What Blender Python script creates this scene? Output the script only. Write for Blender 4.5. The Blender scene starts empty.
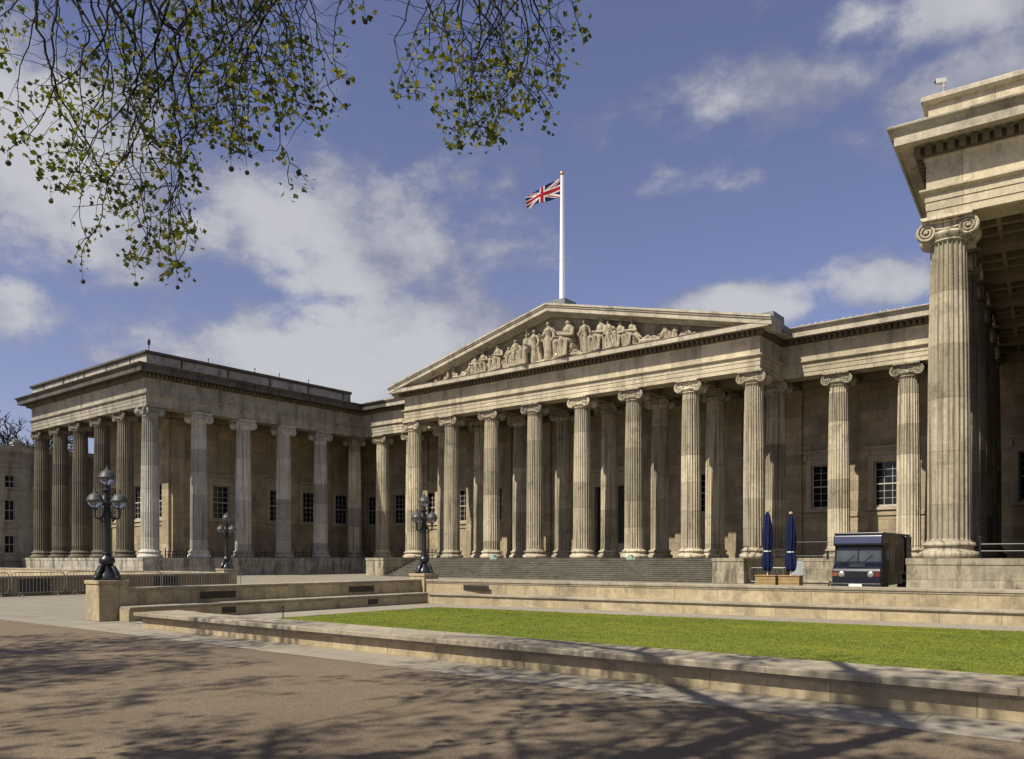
import bpy, bmesh, math, random
import numpy as np
from mathutils import Vector, Matrix, noise as mnoise
random.seed(7)
R = math.radians
scene = bpy.context.scene
COL = scene.collection

# ---------------------------------------------------------------- camera
F_PX, CX, HY, EYE = 807.0, 512.6, 557.5, 1.75
TH = R(38.32)
FW = Vector((-math.sin(TH), math.cos(TH), 0)); RT = Vector((math.cos(TH), math.sin(TH), 0)); UP = Vector((0, 0, 1))
cam_d = bpy.data.cameras.new('camera'); cam = bpy.data.objects.new('camera', cam_d); COL.objects.link(cam)
cam.location = (0, 0, EYE); cam.rotation_euler = (R(90), 0, TH)
cam_d.sensor_width = 36; cam_d.sensor_fit = 'HORIZONTAL'; cam_d.lens = F_PX / 1024 * 36
cam_d.shift_y = (HY - 379.5) / 1024; cam_d.shift_x = (512 - CX) / 1024
cam_d.clip_start = 0.1; cam_d.clip_end = 3000
scene.camera = cam

def at(px, py, d):
    return FW * d + RT * ((px - CX) * d / F_PX) + UP * (EYE + (HY - py) * d / F_PX)
def to_px(p):
    v = Vector((p[0], p[1], p[2] - EYE)); d = v.dot(FW)
    if d < 0.05: return None
    return CX + F_PX * v.dot(RT) / d, HY - F_PX * v.z / d, d
def on_Y(px, Y):          # X of the point seen at column px on the plane of that Y
    k = (px - CX) / F_PX; s, c = math.sin(TH), math.cos(TH)
    return Y * (k * c - s) / (c + k * s)
def on_X(px, X):
    k = (px - CX) / F_PX; s, c = math.sin(TH), math.cos(TH)
    return X * (c + k * s) / (k * c - s)
def ground(px, py, z=0.0):
    return at(px, py, F_PX * (EYE - z) / (py - HY))

# ---------------------------------------------------------------- world, sun, exposure
SUN_EL, SUN_AZ = R(51), R(192)     # azimuth clockwise from +Y
world = bpy.data.worlds.new('World'); scene.world = world; world.use_nodes = True

class NT:
    """small node-tree helper"""
    def __init__(s, tree): s.t = tree; s.n = tree.nodes; s.l = tree.links
    def new(s, typ, **kw):
        n = s.n.new(typ)
        for k, v in kw.items(): setattr(n, k, v)
        return n
    def put(s, sock, v):
        if isinstance(v, bpy.types.NodeSocket): s.l.new(v, sock)
        else:
            try: sock.default_value = v
            except Exception:
                sock.default_value = (*v, 1.0) if len(v) == 3 else v
    def math(s, op, a, b=None, c=None, clamp=False):
        n = s.new('ShaderNodeMath', operation=op, use_clamp=clamp)
        for i, v in enumerate((a, b, c)):
            if v is not None: s.put(n.inputs[i], v)
        return n.outputs[0]
    def vmath(s, op, a, b=None):
        n = s.new('ShaderNodeVectorMath', operation=op); s.put(n.inputs[0], a)
        if b is not None: s.put(n.inputs[1], b)
        return n.outputs[0]
    def mix(s, fac, a, b, mode='MIX'):
        n = s.new('ShaderNodeMix', data_type='RGBA', blend_type=mode)
        s.put(n.inputs[0], fac); s.put(n.inputs[6], a); s.put(n.inputs[7], b); return n.outputs[2]
    def noise(s, vec, scale, detail=4, rough=.55, out=0):
        n = s.new('ShaderNodeTexNoise'); s.put(n.inputs['Vector'], vec)
        n.inputs['Scale'].default_value = scale; n.inputs['Detail'].default_value = detail; n.inputs['Roughness'].default_value = rough
        return n.outputs[out]
    def ramp(s, fac, stops):
        n = s.new('ShaderNodeValToRGB'); e = n.color_ramp.elements
        while len(e) < len(stops): e.new(.5)
        for el, (p, c) in zip(e, stops): el.position = p; el.color = (*c, 1) if hasattr(c, '__len__') else (c, c, c, 1)
        s.put(n.inputs[0], fac); return n.outputs[0]
    def smooth(s, x, a, b):
        n = s.new('ShaderNodeMapRange', interpolation_type='SMOOTHSTEP')
        s.put(n.inputs[0], x); n.inputs[1].default_value = a; n.inputs[2].default_value = b; return n.outputs[0]

w = NT(world.node_tree); w.n.clear()
sky = w.new('ShaderNodeTexSky', sky_type='NISHITA', sun_disc=False)
sky.sun_elevation = SUN_EL; sky.sun_rotation = SUN_AZ; sky.air_density = 1.0; sky.dust_density = .6; sky.ozone_density = 2.5; sky.altitude = 50
tc = w.new('ShaderNodeTexCoord').outputs['Generated']
sep = w.new('ShaderNodeSeparateXYZ'); w.put(sep.inputs[0], tc)
az = w.math('ARCTAN2', sep.outputs[0], sep.outputs[1]); el = w.math('ARCSINE', sep.outputs[2])
def azel(px, py):
    v = (at(px, py, 1) - Vector((0, 0, EYE))).normalized(); return math.atan2(v.x, v.y), math.asin(v.z)
wob = w.new('ShaderNodeTexNoise'); w.put(wob.inputs['Vector'], w.vmath('MULTIPLY', tc, (1, 1, 1.8)))
wob.inputs['Scale'].default_value = 5.0; wob.inputs['Detail'].default_value = 7; wob.inputs['Roughness'].default_value = .58
nz = wob.outputs[0]
# banks of cloud: centre px, half extents px, weight
CLOUDS = [(120, 200, 330, 110, .95), (330, 195, 110, 75, .6), (90, 100, 260, 90, .55), (330, 365, 230, 62, 1.15), (440, 335, 120, 48, .95),
          (160, 312, 80, 28, .55), (10, 312, 70, 42, .95), (560, 300, 120, 26, .45), (740, 308, 80, 24, 1.3), (880, 285, 75, 34, 1.15),
          (790, 92, 150, 42, .74), (930, 95, 120, 50, .55), (690, 185, 80, 24, .72), (930, 15, 130, 40, .6), (1300, 200, 220, 120, .8), (-400, 250, 260, 120, .8), (340, 285, 50, 18, .55)]
tot = None
for px, py, hx, hy_, wt in CLOUDS:
    a0, e0 = azel(px, py); a1, e1 = azel(px + hx, py); _, e2 = azel(px, py - hy_)
    da = w.math('DIVIDE', w.math('SUBTRACT', az, a0), abs(a1 - a0)); de = w.math('DIVIDE', w.math('SUBTRACT', el, e0), abs(e2 - e0))
    q = w.math('ADD', w.math('MULTIPLY', da, da), w.math('MULTIPLY', de, de))
    m = w.math('MULTIPLY', w.math('EXPONENT', w.math('MULTIPLY', q, -1.0)), wt)
    tot = m if tot is None else w.math('MAXIMUM', tot, m)
for a0, e0, da_, de_, wt in ((R(150), R(35), R(60), R(22), .95), (R(-170), R(60), R(50), R(20), .9), (R(100), R(50), R(40), R(25), .85), (R(-110), R(40), R(25), R(28), .85)):   # unseen cloud added to whiten the blue skylight
    da = w.math('DIVIDE', w.math('SUBTRACT', az, a0), da_); de = w.math('DIVIDE', w.math('SUBTRACT', el, e0), de_)
    q = w.math('ADD', w.math('MULTIPLY', da, da), w.math('MULTIPLY', de, de))
    tot = w.math('MAXIMUM', tot, w.math('MULTIPLY', w.math('EXPONENT', w.math('MULTIPLY', q, -1.0)), wt))
fine = w.noise(w.vmath('MULTIPLY', tc, (1, 1, 1.5)), 17, 8, .62)
dens = w.math('ADD', w.math('MULTIPLY', tot, .95), w.math('ADD', w.math('MULTIPLY', w.math('SUBTRACT', nz, .5), 2.1), w.math('MULTIPLY', w.math('SUBTRACT', fine, .5), .95)))
cov = w.smooth(dens, .17, .70)
shade = w.noise(w.vmath('ADD', tc, (3.1, 1.7, .05)), 4.5, 5, .55)
CL_LO, CL_HI = (2.7, 2.85, 3.8), (6.3, 6.3, 6.5)
ccol = w.mix(w.smooth(w.math('ADD', shade, w.math('MULTIPLY', w.math('SUBTRACT', dens, .5), .30)), .40, .70), CL_LO, CL_HI)
skyc = w.mix(1.0, sky.outputs[0], (1.22, .98, 1.12, 1), 'MULTIPLY')
lift = w.mix(.12, skyc, (3.0, 3.2, 4.9, 1))
final = w.mix(w.math('MULTIPLY', cov, .86), lift, ccol)
bg = w.new('ShaderNodeBackground'); w.put(bg.inputs[0], final); bg.inputs[1].default_value = .075
wo = w.new('ShaderNodeOutputWorld'); w.l.new(bg.outputs[0], wo.inputs[0])

sun_d = bpy.data.lights.new('sun', 'SUN'); sun = bpy.data.objects.new('sun', sun_d); COL.objects.link(sun)
sun_d.energy = 5.0; sun_d.angle = R(.6); sun_d.color = (1.0, .925, .78)
ce = math.cos(SUN_EL)
SUND = Vector((-math.sin(SUN_AZ) * ce, -math.cos(SUN_AZ) * ce, -math.sin(SUN_EL)))
sun.rotation_euler = SUND.to_track_quat('-Z', 'Y').to_euler(); sun.location = (-20, -40, 60)
scene.view_settings.view_transform = 'Standard'; scene.view_settings.look = 'None'
scene.view_settings.exposure = 0.34; scene.view_settings.gamma = 1.0
scene.render.engine = 'CYCLES'
scene.cycles.max_bounces = 6; scene.cycles.diffuse_bounces = 3; scene.cycles.glossy_bounces = 2; scene.cycles.transparent_max_bounces = 6
scene.cycles.use_denoising = True

# ---------------------------------------------------------------- materials
def mat(name):
    m = bpy.data.materials.new(name); m.use_nodes = True; t = NT(m.node_tree)
    return m, t, t.n['Principled BSDF']
def plain(name, c, rough=.5, metal=0, spec=.5, var=.12, scale=6):
    m, t, b = mat(name)
    p = t.new('ShaderNodeNewGeometry').outputs['Position']
    v = t.ramp(t.noise(p, scale, 4), [(.3, 1 - var), (.7, 1 + var)])
    t.put(b.inputs['Base Color'], t.mix(1, (*c, 1), v, 'MULTIPLY'))
    b.inputs['Roughness'].default_value = rough; b.inputs['Metallic'].default_value = metal; b.inputs['Specular IOR Level'].default_value = spec
    return m
def stone(name, c1, c2, soot, amt=.5, joint=None, jamt=.35, drum=False, rough=.85, bump=.25, streak=(1.1, 1.1, .11), ground_grime=0.0):
    m, t, b = mat(name)
    p = t.new('ShaderNodeNewGeometry').outputs['Position']
    col = t.mix(t.ramp(t.noise(p, .45, 5, .6), [(.32, 0), (.68, 1)]), c1, c2)
    # soot streaks running down, of uneven width
    sv = t.vmath('MULTIPLY', p, streak)
    s1 = t.smooth(t.noise(sv, 1.0, 6, .66), .47, .66)
    s2 = t.smooth(t.noise(p, .8, 7, .75), .50, .66)
    pale = t.smooth(t.noise(t.vmath('ADD', t.vmath('MULTIPLY', p, (1.6, 1.6, .5)), (7, 3, 1)), 1.3, 6, .7), .54, .66)
    col = t.mix(t.math('MULTIPLY', pale, .35), col, t.mix(1, col, (1.32, 1.30, 1.28, 1), 'MULTIPLY'))
    col = t.mix(t.math('MULTIPLY', t.math('MAXIMUM', s1, t.math('MULTIPLY', s2, .62)), amt), col, soot)
    col = t.mix(1, col, t.ramp(t.noise(p, 7, 5, .7), [(.28, .78), (.72, 1.17)]), 'MULTIPLY')
    h = t.noise(p, 16, 4, .7)
    if drum:
        oi = t.new('ShaderNodeObjectInfo').outputs['Random']
        z = t.new('ShaderNodeSeparateXYZ'); t.put(z.inputs[0], p)
        zz = t.math('ADD', t.math('DIVIDE', z.outputs[2], 2.15), oi)
        wn = t.new('ShaderNodeTexWhiteNoise', noise_dimensions='2D')
        cb = t.new('ShaderNodeCombineXYZ'); t.put(cb.inputs[0], t.math('FLOOR', zz)); t.put(cb.inputs[1], oi); t.put(wn.inputs['Vector'], cb.outputs[0])
        col = t.mix(1, col, t.ramp(wn.outputs[0], [(0, (.66, .65, .63)), (.5, (.97, .95, .92)), (1, (1.22, 1.20, 1.17))]), 'MULTIPLY')
        fr = t.math('FRACT', zz)
        col = t.mix(t.math('MULTIPLY', t.math('LESS_THAN', fr, .018), .45), col, soot)
        col = t.mix(1, col, t.ramp(oi, [(0, .82), (1, 1.14)]), 'MULTIPLY')
    if joint:
        sp = t.new('ShaderNodeSeparateXYZ'); t.put(sp.inputs[0], p)
        cb = t.new('ShaderNodeCombineXYZ'); t.put(cb.inputs[0], t.math('ADD', sp.outputs[0], sp.outputs[1])); t.put(cb.inputs[1], sp.outputs[2])
        br = t.new('ShaderNodeTexBrick'); t.put(br.inputs['Vector'], cb.outputs[0])
        br.inputs['Scale'].default_value = 1; br.inputs['Brick Width'].default_value = joint[0]; br.inputs['Row Height'].default_value = joint[1]
        br.inputs['Mortar Size'].default_value = .013; br.inputs['Mortar Smooth'].default_value = .3; br.inputs['Bias'].default_value = 0
        br.inputs['Color1'].default_value = (.80, .79, .77, 1); br.inputs['Color2'].default_value = (1.13, 1.11, 1.08, 1); br.inputs['Mortar'].default_value = (.5, .48, .45, 1)
        col = t.mix(jamt * 1.6 if jamt * 1.6 < 1 else 1, col, t.mix(1, col, br.outputs[0], 'MULTIPLY'))
        h = t.math('SUBTRACT', h, t.math('MULTIPLY', br.outputs[1], .8))
    if ground_grime:
        z = t.new('ShaderNodeSeparateXYZ'); t.put(z.inputs[0], p)
        g = t.math('MULTIPLY', t.smooth(t.noise(sv, 2.2, 5, .65), .42, .62), ground_grime)
        col = t.mix(g, col, soot)
    t.put(b.inputs['Base Color'], col); b.inputs['Roughness'].default_value = rough; b.inputs['Specular IOR Level'].default_value = .25
    bp = t.new('ShaderNodeBump'); bp.inputs['Strength'].default_value = bump; bp.inputs['Distance'].default_value = .03
    t.put(bp.inputs['Height'], h); t.l.new(bp.outputs[0], b.inputs['Normal'])
    return m

SOOT = (.060, .052, .042)
M = {}
M['col_warm'] = stone('limestone_column_warm', (.52, .472, .360), (.40, .355, .262), (.115, .10, .076), .86, drum=True, streak=(5.0, 5.0, .13))
M['col_pale'] = stone('limestone_column_pale', (.50, .485, .45), (.40, .385, .35), (.13, .115, .095), .6, drum=True, streak=(5.0, 5.0, .13))
M['col_soot_shade'] = stone('limestone_column_soot_and_shade', (.185, .162, .125), (.135, .118, .09), (.052, .045, .036), .6, drum=True, streak=(4.5, 4.5, .13))  # real soot on the left wing front; painted shade on the right wing
M['ent_warm'] = stone('limestone_entablature', (.53, .475, .350), (.42, .37, .265), (.13, .113, .085), .5, joint=(2.53, 9), jamt=.62, streak=(1.2, 1.2, .35))
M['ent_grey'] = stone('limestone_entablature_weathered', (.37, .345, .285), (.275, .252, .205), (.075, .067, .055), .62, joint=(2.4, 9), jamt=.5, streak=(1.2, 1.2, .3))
M['cornice_warm'] = stone('limestone_cornice', (.47, .43, .34), (.37, .335, .26), (.07, .062, .050), .45, joint=(1.6, 9), jamt=.3, streak=(1.2, 1.2, .6))
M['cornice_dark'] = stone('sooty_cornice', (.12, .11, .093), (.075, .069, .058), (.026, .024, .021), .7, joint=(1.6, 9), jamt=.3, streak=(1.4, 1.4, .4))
M['wall'] = stone('ashlar_wall', (.44, .37, .255), (.31, .255, .172), (.15, .12, .082), .40, joint=(1.5, .78), jamt=.72)
M['plinth'] = stone('stained_plinth', (.50, .47, .41), (.36, .335, .285), (.075, .068, .056), .8, joint=(1.9, .86), jamt=.5, streak=(1.6, 1.6, .35), ground_grime=.45)
M['plinth_warm'] = stone('stained_warm_plinth', (.40, .36, .27), (.31, .275, .20), (.07, .062, .045), .85, joint=(1.9, .86), jamt=.5, streak=(1.6, 1.6, .35), ground_grime=.35)
M['step'] = stone('stair_stone', (.150, .140, .112), (.112, .104, .082), (.05, .046, .037), .55, joint=(2.2, 9), jamt=.4)
M['sand'] = stone('sandstone_wall', (.45, .38, .25), (.375, .305, .19), (.13, .112, .08), .55, joint=(1.55, 9), jamt=.5, streak=(1.6, 1.6, .7))
M['coping'] = stone('sandstone_coping', (.36, .32, .245), (.295, .258, .195), (.11, .098, .075), .42, joint=(1.35, 9), jamt=.45, streak=(1.0, 1.0, 1.0))
M['sculpt'] = stone('carved_stone', (.42, .37, .27), (.30, .26, .185), (.085, .072, .054), .65, streak=(5, 5, 2.5))
M['tymp'] = stone('tympanum_stone', (.34, .29, .21), (.25, .21, .15), (.08, .068, .052), .6, joint=(1.5, .8), jamt=.4)
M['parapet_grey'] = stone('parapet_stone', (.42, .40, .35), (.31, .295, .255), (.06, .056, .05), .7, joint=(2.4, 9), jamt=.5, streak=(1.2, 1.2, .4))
M['lead'] = plain('lead_roof', (.15, .16, .18), .6, 0, .4, .25, 1.5)
M['ceil'] = plain('gallery_ceiling', (.22, .175, .115), .9, 0, .2, .2, .8)
M['door'] = plain('dark_bronze_door', (.035, .033, .028), .5, .3)
M['sand_shade'] = stone('shade_toned_sandstone', (.23, .175, .11), (.18, .135, .082), (.08, .062, .042), .5, joint=(1.55, 9), jamt=.4)  # browner copy of the sandstone, shade of the east-facing wall in its colour
M['surround'] = stone('window_surround_stone', (.46, .40, .29), (.38, .325, .23), (.15, .125, .09), .35)
M['dent'] = stone('sooty_dentils', (.17, .14, .095), (.115, .092, .062), (.045, .036, .026), .6)
M['iron'] = plain('black_iron', (.012, .014, .016), .38, .0, .5, .2)
M['lampiron'] = plain('green_black_iron', (.008, .011, .011), .36, 0, .55, .25)
M['white'] = plain('white_paint', (.78, .79, .80), .45)
M['sash'] = plain('pale_sash_paint', (.42, .41, .38), .5)
M['brass'] = plain('gilded_brass', (.65, .45, .15), .3, .9)
M['navy'] = plain('navy_paint', (.0045, .0065, .016), .24, 0, .6, .1, 2)
M['fairing'] = plain('navy_fairing_paint', (.014, .022, .075), .35, 0, .5, .15, 2)
M['navyfab'] = plain('navy_canvas', (.006, .011, .048), .85, 0, .2, .25, 5)
M['wood'] = plain('timber_planter', (.30, .205, .095), .7, 0, .3, .22, 3)
M['tyre'] = plain('rubber', (.02, .02, .02), .9)
M['steel'] = plain('galvanised_steel', (.20, .21, .20), .45, .5, .5, .15)
M['vent'] = plain('bronze_vent', (.045, .038, .030), .55, .2)
M['greybox'] = plain('grey_panel', (.33, .35, .37), .6)
M['mint'] = plain('pale_green_plastic', (.26, .36, .30), .5)
M['amber'] = plain('amber_lens', (.22, .06, .02), .25); M['red'] = plain('red_lens', (.14, .015, .012), .25)
M['chrome'] = plain('lamp_glass_reflector', (.40, .41, .42), .25, .6)
M['plate'] = plain('white_number_plate', (.75, .75, .72), .4)
M['tan'] = plain('tan_reflection_and_finial', (.33, .26, .18), .8, 0, .2, .3, 2)
M['cctv'] = plain('white_plastic_housing', (.48, .48, .44), .4)
M['flagblue'] = plain('flag_blue', (.010, .014, .06), .8, 0, .1); M['flagred'] = plain('flag_red', (.24, .012, .02), .8, 0, .1); M['flagwhite'] = plain('flag_white', (.50, .48, .47), .8, 0, .1)
def glass(name, c, rough=.06):
    m, t, b = mat(name)
    p = t.new('ShaderNodeNewGeometry').outputs['Position']
    t.put(b.inputs['Base Color'], t.mix(1, (*c, 1), t.ramp(t.noise(p, .9, 3), [(.3, .5), (.7, 1.6)]), 'MULTIPLY'))
    b.inputs['Roughness'].default_value = rough; b.inputs['Specular IOR Level'].default_value = .3
    return m
M['pane'] = glass('dark_window_glass', (.010, .012, .013))
M['wind'] = glass('windscreen_glass', (.055, .065, .072), .08)
m, t, b = mat('lamp_globe_glass')
b.inputs['Base Color'].default_value = (.55, .56, .58, 1); b.inputs['Roughness'].default_value = .10; b.inputs['Transmission Weight'].default_value = .85; b.inputs['IOR'].default_value = 1.15
M['globe'] = m
# bark, leaves
m, t, b = mat('plane_bark')
p = t.new('ShaderNodeNewGeometry').outputs['Position']
t.put(b.inputs['Base Color'], t.ramp(t.noise(p, 3, 5), [(.35, (.045, .037, .028)), (.7, (.10, .085, .062))])); b.inputs['Roughness'].default_value = .9
M['bark'] = m
M['twig'] = plain('dark_twig_bark', (.020, .017, .014), .9, 0, .2, .3)
def leafmat(name, c):
    m, t, b = mat(name)
    p = t.new('ShaderNodeNewGeometry').outputs['Position']
    cc = t.mix(1, (*c, 1), t.ramp(t.noise(p, 2.2, 3), [(.3, .65), (.7, 1.35)]), 'MULTIPLY')
    t.put(b.inputs['Base Color'], cc); b.inputs['Roughness'].default_value = .55; b.inputs['Specular IOR Level'].default_value = .3
    tr = t.new('ShaderNodeBsdfTranslucent'); t.put(tr.inputs[0], t.mix(1, cc, (1.3, 1.35, .5, 1), 'MULTIPLY'))
    mx = t.new('ShaderNodeMixShader'); mx.inputs[0].default_value = .38
    t.l.new(b.outputs[0], mx.inputs[1]); t.l.new(tr.outputs[0], mx.inputs[2]); t.l.new(mx.outputs[0], t.n['Material Output'].inputs[0])
    return m
M['leafA'] = leafmat('young_leaf_green', (.12, .14, .024)); M['leafB'] = leafmat('young_leaf_yellow', (.22, .21, .026)); M['leafC'] = leafmat('leaf_olive', (.055, .074, .018))
M['leafG'] = leafmat('grass_blade_green', (.115, .155, .009)); M['leafY'] = leafmat('grass_blade_yellow', (.25, .25, .022))
# grounds
m, t, b = mat('resin_bound_gravel')
p = t.new('ShaderNodeNewGeometry').outputs['Position']
base = t.mix(t.ramp(t.noise(p, .35, 5, .6), [(.35, 0), (.65, 1)]), (.188, .147, .102), (.142, .110, .076))
vor = t.new('ShaderNodeTexVoronoi'); t.put(vor.inputs['Vector'], p); vor.inputs['Scale'].default_value = 75
sepc = t.new('ShaderNodeSeparateColor'); t.put(sepc.inputs[0], vor.outputs['Color'])
base = t.mix(1, base, t.ramp(sepc.outputs[0], [(0, .66), (.5, .97), (.86, 1.10), (1, 1.5)]), 'MULTIPLY')
base = t.mix(t.smooth(t.noise(p, 1.3, 6, .7), .56, .74), base, (.12, .098, .073))
t.put(b.inputs['Base Color'], base); b.inputs['Roughness'].default_value = .9; b.inputs['Specular IOR Level'].default_value = .2
bp = t.new('ShaderNodeBump'); bp.inputs['Strength'].default_value = .6; bp.inputs['Distance'].default_value = .012
t.put(bp.inputs['Height'], sepc.outputs[0]); t.l.new(bp.outputs[0], b.inputs['Normal']); M['gravel'] = m
def paving(name, c1, c2, bw, bh, dirt=(.16, .14, .11)):
    m, t, b = mat(name)
    p = t.new('ShaderNodeNewGeometry').outputs['Position']
    br = t.new('ShaderNodeTexBrick'); t.put(br.inputs['Vector'], p)
    br.inputs['Scale'].default_value = 1; br.inputs['Brick Width'].default_value = bw; br.inputs['Row Height'].default_value = bh; br.inputs['Mortar Size'].default_value = .012
    br.inputs['Color1'].default_value = (*c1, 1); br.inputs['Color2'].default_value = (*c2, 1); br.inputs['Mortar'].default_value = (*dirt, 1)
    c = t.mix(t.math('MULTIPLY', t.smooth(t.noise(p, 1.1, 6, .68), .48, .72), .55), br.outputs[0], dirt)
    c = t.mix(1, c, t.ramp(t.noise(p, 9, 5, .7), [(.25, .82), (.75, 1.15)]), 'MULTIPLY')
    t.put(b.inputs['Base Color'], c); b.inputs['Roughness'].default_value = .85; b.inputs['Specular IOR Level'].default_value = .25
    return m
M['flag'] = paving('york_flagstones', (.29, .257, .205), (.245, .217, .172), 1.9, 1.05)
M['court'] = paving('pale_forecourt_paving', (.25, .226, .182), (.222, .20, .16), 1.2, .8, (.14, .125, .098))
m, t, b = mat('lawn_soil')
p = t.new('ShaderNodeNewGeometry').outputs['Position']
t.put(b.inputs['Base Color'], t.ramp(t.noise(p, 3, 6, .7), [(.3, (.105, .135, .009)), (.7, (.17, .19, .018))])); b.inputs['Roughness'].default_value = .95
M['turf'] = m

# ---------------------------------------------------------------- mesh helpers
class MB:
    def __init__(s): s.v = []; s.f = []; s.mi = []
    def face(s, pts, mi=0):
        n = len(s.v); s.v += [tuple(p) for p in pts]; s.f.append(tuple(range(n, n + len(pts)))); s.mi.append(mi)
    def box(s, x0, y0, z0, x1, y1, z1, mi=0, mtx=None):
        n = len(s.v)
        c = [(x0, y0, z0), (x1, y0, z0), (x1, y1, z0), (x0, y1, z0), (x0, y0, z1), (x1, y0, z1), (x1, y1, z1), (x0, y1, z1)]
        if mtx is not None: c = [tuple(mtx @ Vector(q)) for q in c]
        s.v += c
        for f in ((3, 2, 1, 0), (4, 5, 6, 7), (0, 1, 5, 4), (1, 2, 6, 5), (2, 3, 7, 6), (3, 0, 4, 7)):
            s.f.append(tuple(n + i for i in f)); s.mi.append(mi)
        return s
    def lathe(s, prof, c=(0, 0, 0), n=24, mi=0, rot=None, cap=True):
        base = len(s.v)
        for r, z in prof:
            for k in range(n):
                a = 2 * math.pi * k / n; p = Vector((r * math.cos(a), r * math.sin(a), z))
                if rot is not None: p = rot @ p
                s.v.append((p.x + c[0], p.y + c[1], p.z + c[2]))
        for i in range(len(prof) - 1):
            for k in range(n):
                a = base + i * n + k; b2 = base + i * n + (k + 1) % n
                s.f.append((a, b2, b2 + n, a + n)); s.mi.append(mi)
        if cap:
            s.f.append(tuple(base + k for k in reversed(range(n)))); s.mi.append(mi)
            s.f.append(tuple(base + (len(prof) - 1) * n + k for k in range(n))); s.mi.append(mi)
        return s
    def tube(s, pts, rad, n=6, mi=0):
        pts = [Vector(p) for p in pts]
        if not hasattr(rad, '__len__'): rad = [rad] * len(pts)
        base = len(s.v); u = None
        for i, p in enumerate(pts):
            t_ = (pts[min(i + 1, len(pts) - 1)] - pts[max(i - 1, 0)])
            t_ = t_.normalized() if t_.length > 1e-9 else Vector((0, 0, 1))
            if u is None:
                u = t_.cross(Vector((0, 0, 1)));
                if u.length < .05: u = t_.cross(Vector((1, 0, 0)))
            u = (u - t_ * u.dot(t_)).normalized(); v_ = t_.cross(u)
            for k in range(n):
                a = 2 * math.pi * k / n; q = p + (u * math.cos(a) + v_ * math.sin(a)) * rad[i]; s.v.append((q.x, q.y, q.z))
        for i in range(len(pts) - 1):
            for k in range(n):
                a = base + i * n + k; b2 = base + i * n + (k + 1) % n
                s.f.append((a, b2, b2 + n, a + n)); s.mi.append(mi)
        s.f.append(tuple(base + k for k in reversed(range(n)))); s.mi.append(mi)
        e = base + (len(pts) - 1) * n; s.f.append(tuple(e + k for k in range(n))); s.mi.append(mi)
        return s
    def sphere(s, c, r, n=12, m_=8, mi=0, mtx=None):
        rx, ry, rz = r if hasattr(r, '__len__') else (r, r, r)
        base = len(s.v)
        for i in range(m_ + 1):
            ph = math.pi * i / m_
            for k in range(n):
                a = 2 * math.pi * k / n; p = Vector((rx * math.sin(ph) * math.cos(a), ry * math.sin(ph) * math.sin(a), -rz * math.cos(ph)))
                if mtx is not None: p = mtx @ p
                s.v.append((p.x + c[0], p.y + c[1], p.z + c[2]))
        for i in range(m_):
            for k in range(n):
                a = base + i * n + k; b2 = base + i * n + (k + 1) % n; s.f.append((a, b2, b2 + n, a + n)); s.mi.append(mi)
        return s
    def prism(s, poly, axis, a, b2, mi=0):
        """extrude polygon (list of 2-D) along axis 0/1/2 between a and b2"""
        def mk(p, t_): q = [0, 0, 0]; q[axis] = t_; o = [i for i in range(3) if i != axis]; q[o[0]] = p[0]; q[o[1]] = p[1]; return tuple(q)
        n = len(s.v); k = len(poly)
        s.v += [mk(p, a) for p in poly] + [mk(p, b2) for p in poly]
        s.f.append(tuple(n + i for i in range(k))); s.f.append(tuple(n + k + i for i in reversed(range(k)))); s.mi += [mi, mi]
        for i in range(k):
            j = (i + 1) % k; s.f.append((n + i, n + k + i, n + k + j, n + j)); s.mi.append(mi)
        return s
    def sweep(s, prof, path, mi=0, close=True):
        nrm = []
        for i in range(len(path) - 1):
            d = Vector((path[i + 1][0] - path[i][0], path[i + 1][1] - path[i][1])).normalized(); nrm.append(Vector((d.y, -d.x)))
        base = len(s.v); k = len(prof)
        for i, p in enumerate(path):
            if i == 0: o = nrm[0]
            elif i == len(path) - 1: o = nrm[-1]
            else: o = (nrm[i - 1] + nrm[i]) / (1 + nrm[i - 1].dot(nrm[i]))
            for off, z in prof: s.v.append((p[0] + o.x * off, p[1] + o.y * off, z))
        for i in range(len(path) - 1):
            for j in range(k if close else k - 1):
                a = base + i * k + j; b2 = base + i * k + (j + 1) % k
                s.f.append((a, a + k, b2 + k, b2)); s.mi.append(mi)
        if close:
            s.f.append(tuple(base + j for j in range(k))); s.mi.append(mi)
            e = base + (len(path) - 1) * k; s.f.append(tuple(e + j for j in reversed(range(k)))); s.mi.append(mi)
        return s
    def mesh(s, name, mats, smooth=None):
        me = bpy.data.meshes.new(name); me.from_pydata(s.v, [], s.f)
        for m_ in (mats if isinstance(mats, (list, tuple)) else [mats]): me.materials.append(m_)
        me.polygons.foreach_set('material_index', s.mi)
        bm = bmesh.new(); bm.from_mesh(me); bmesh.ops.recalc_face_normals(bm, faces=bm.faces); bm.to_mesh(me); bm.free()
        if smooth is not None:
            me.polygons.foreach_set('use_smooth', [True] * len(me.polygons)); me.set_sharp_from_angle(angle=R(smooth))
        me.update(); return me
    def build(s, name, mats, parent=None, smooth=None, loc=None, rz=0, bevel=0):
        o = bpy.data.objects.new(name, s.mesh(name, mats, smooth)); COL.objects.link(o)
        if parent is not None: o.parent = parent
        if loc is not None: o.location = loc
        o.rotation_euler.z = rz
        if bevel:
            b_ = o.modifiers.new('bevel', 'BEVEL'); b_.width = bevel; b_.segments = 2; b_.limit_method = 'ANGLE'; b_.angle_limit = R(40)
        return o
def tag(o, label=None, cat=None, group=None, kind=None):
    if label: o['label'] = label
    if cat: o['category'] = cat
    if group: o['group'] = group
    if kind: o['kind'] = kind
    return o
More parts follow.
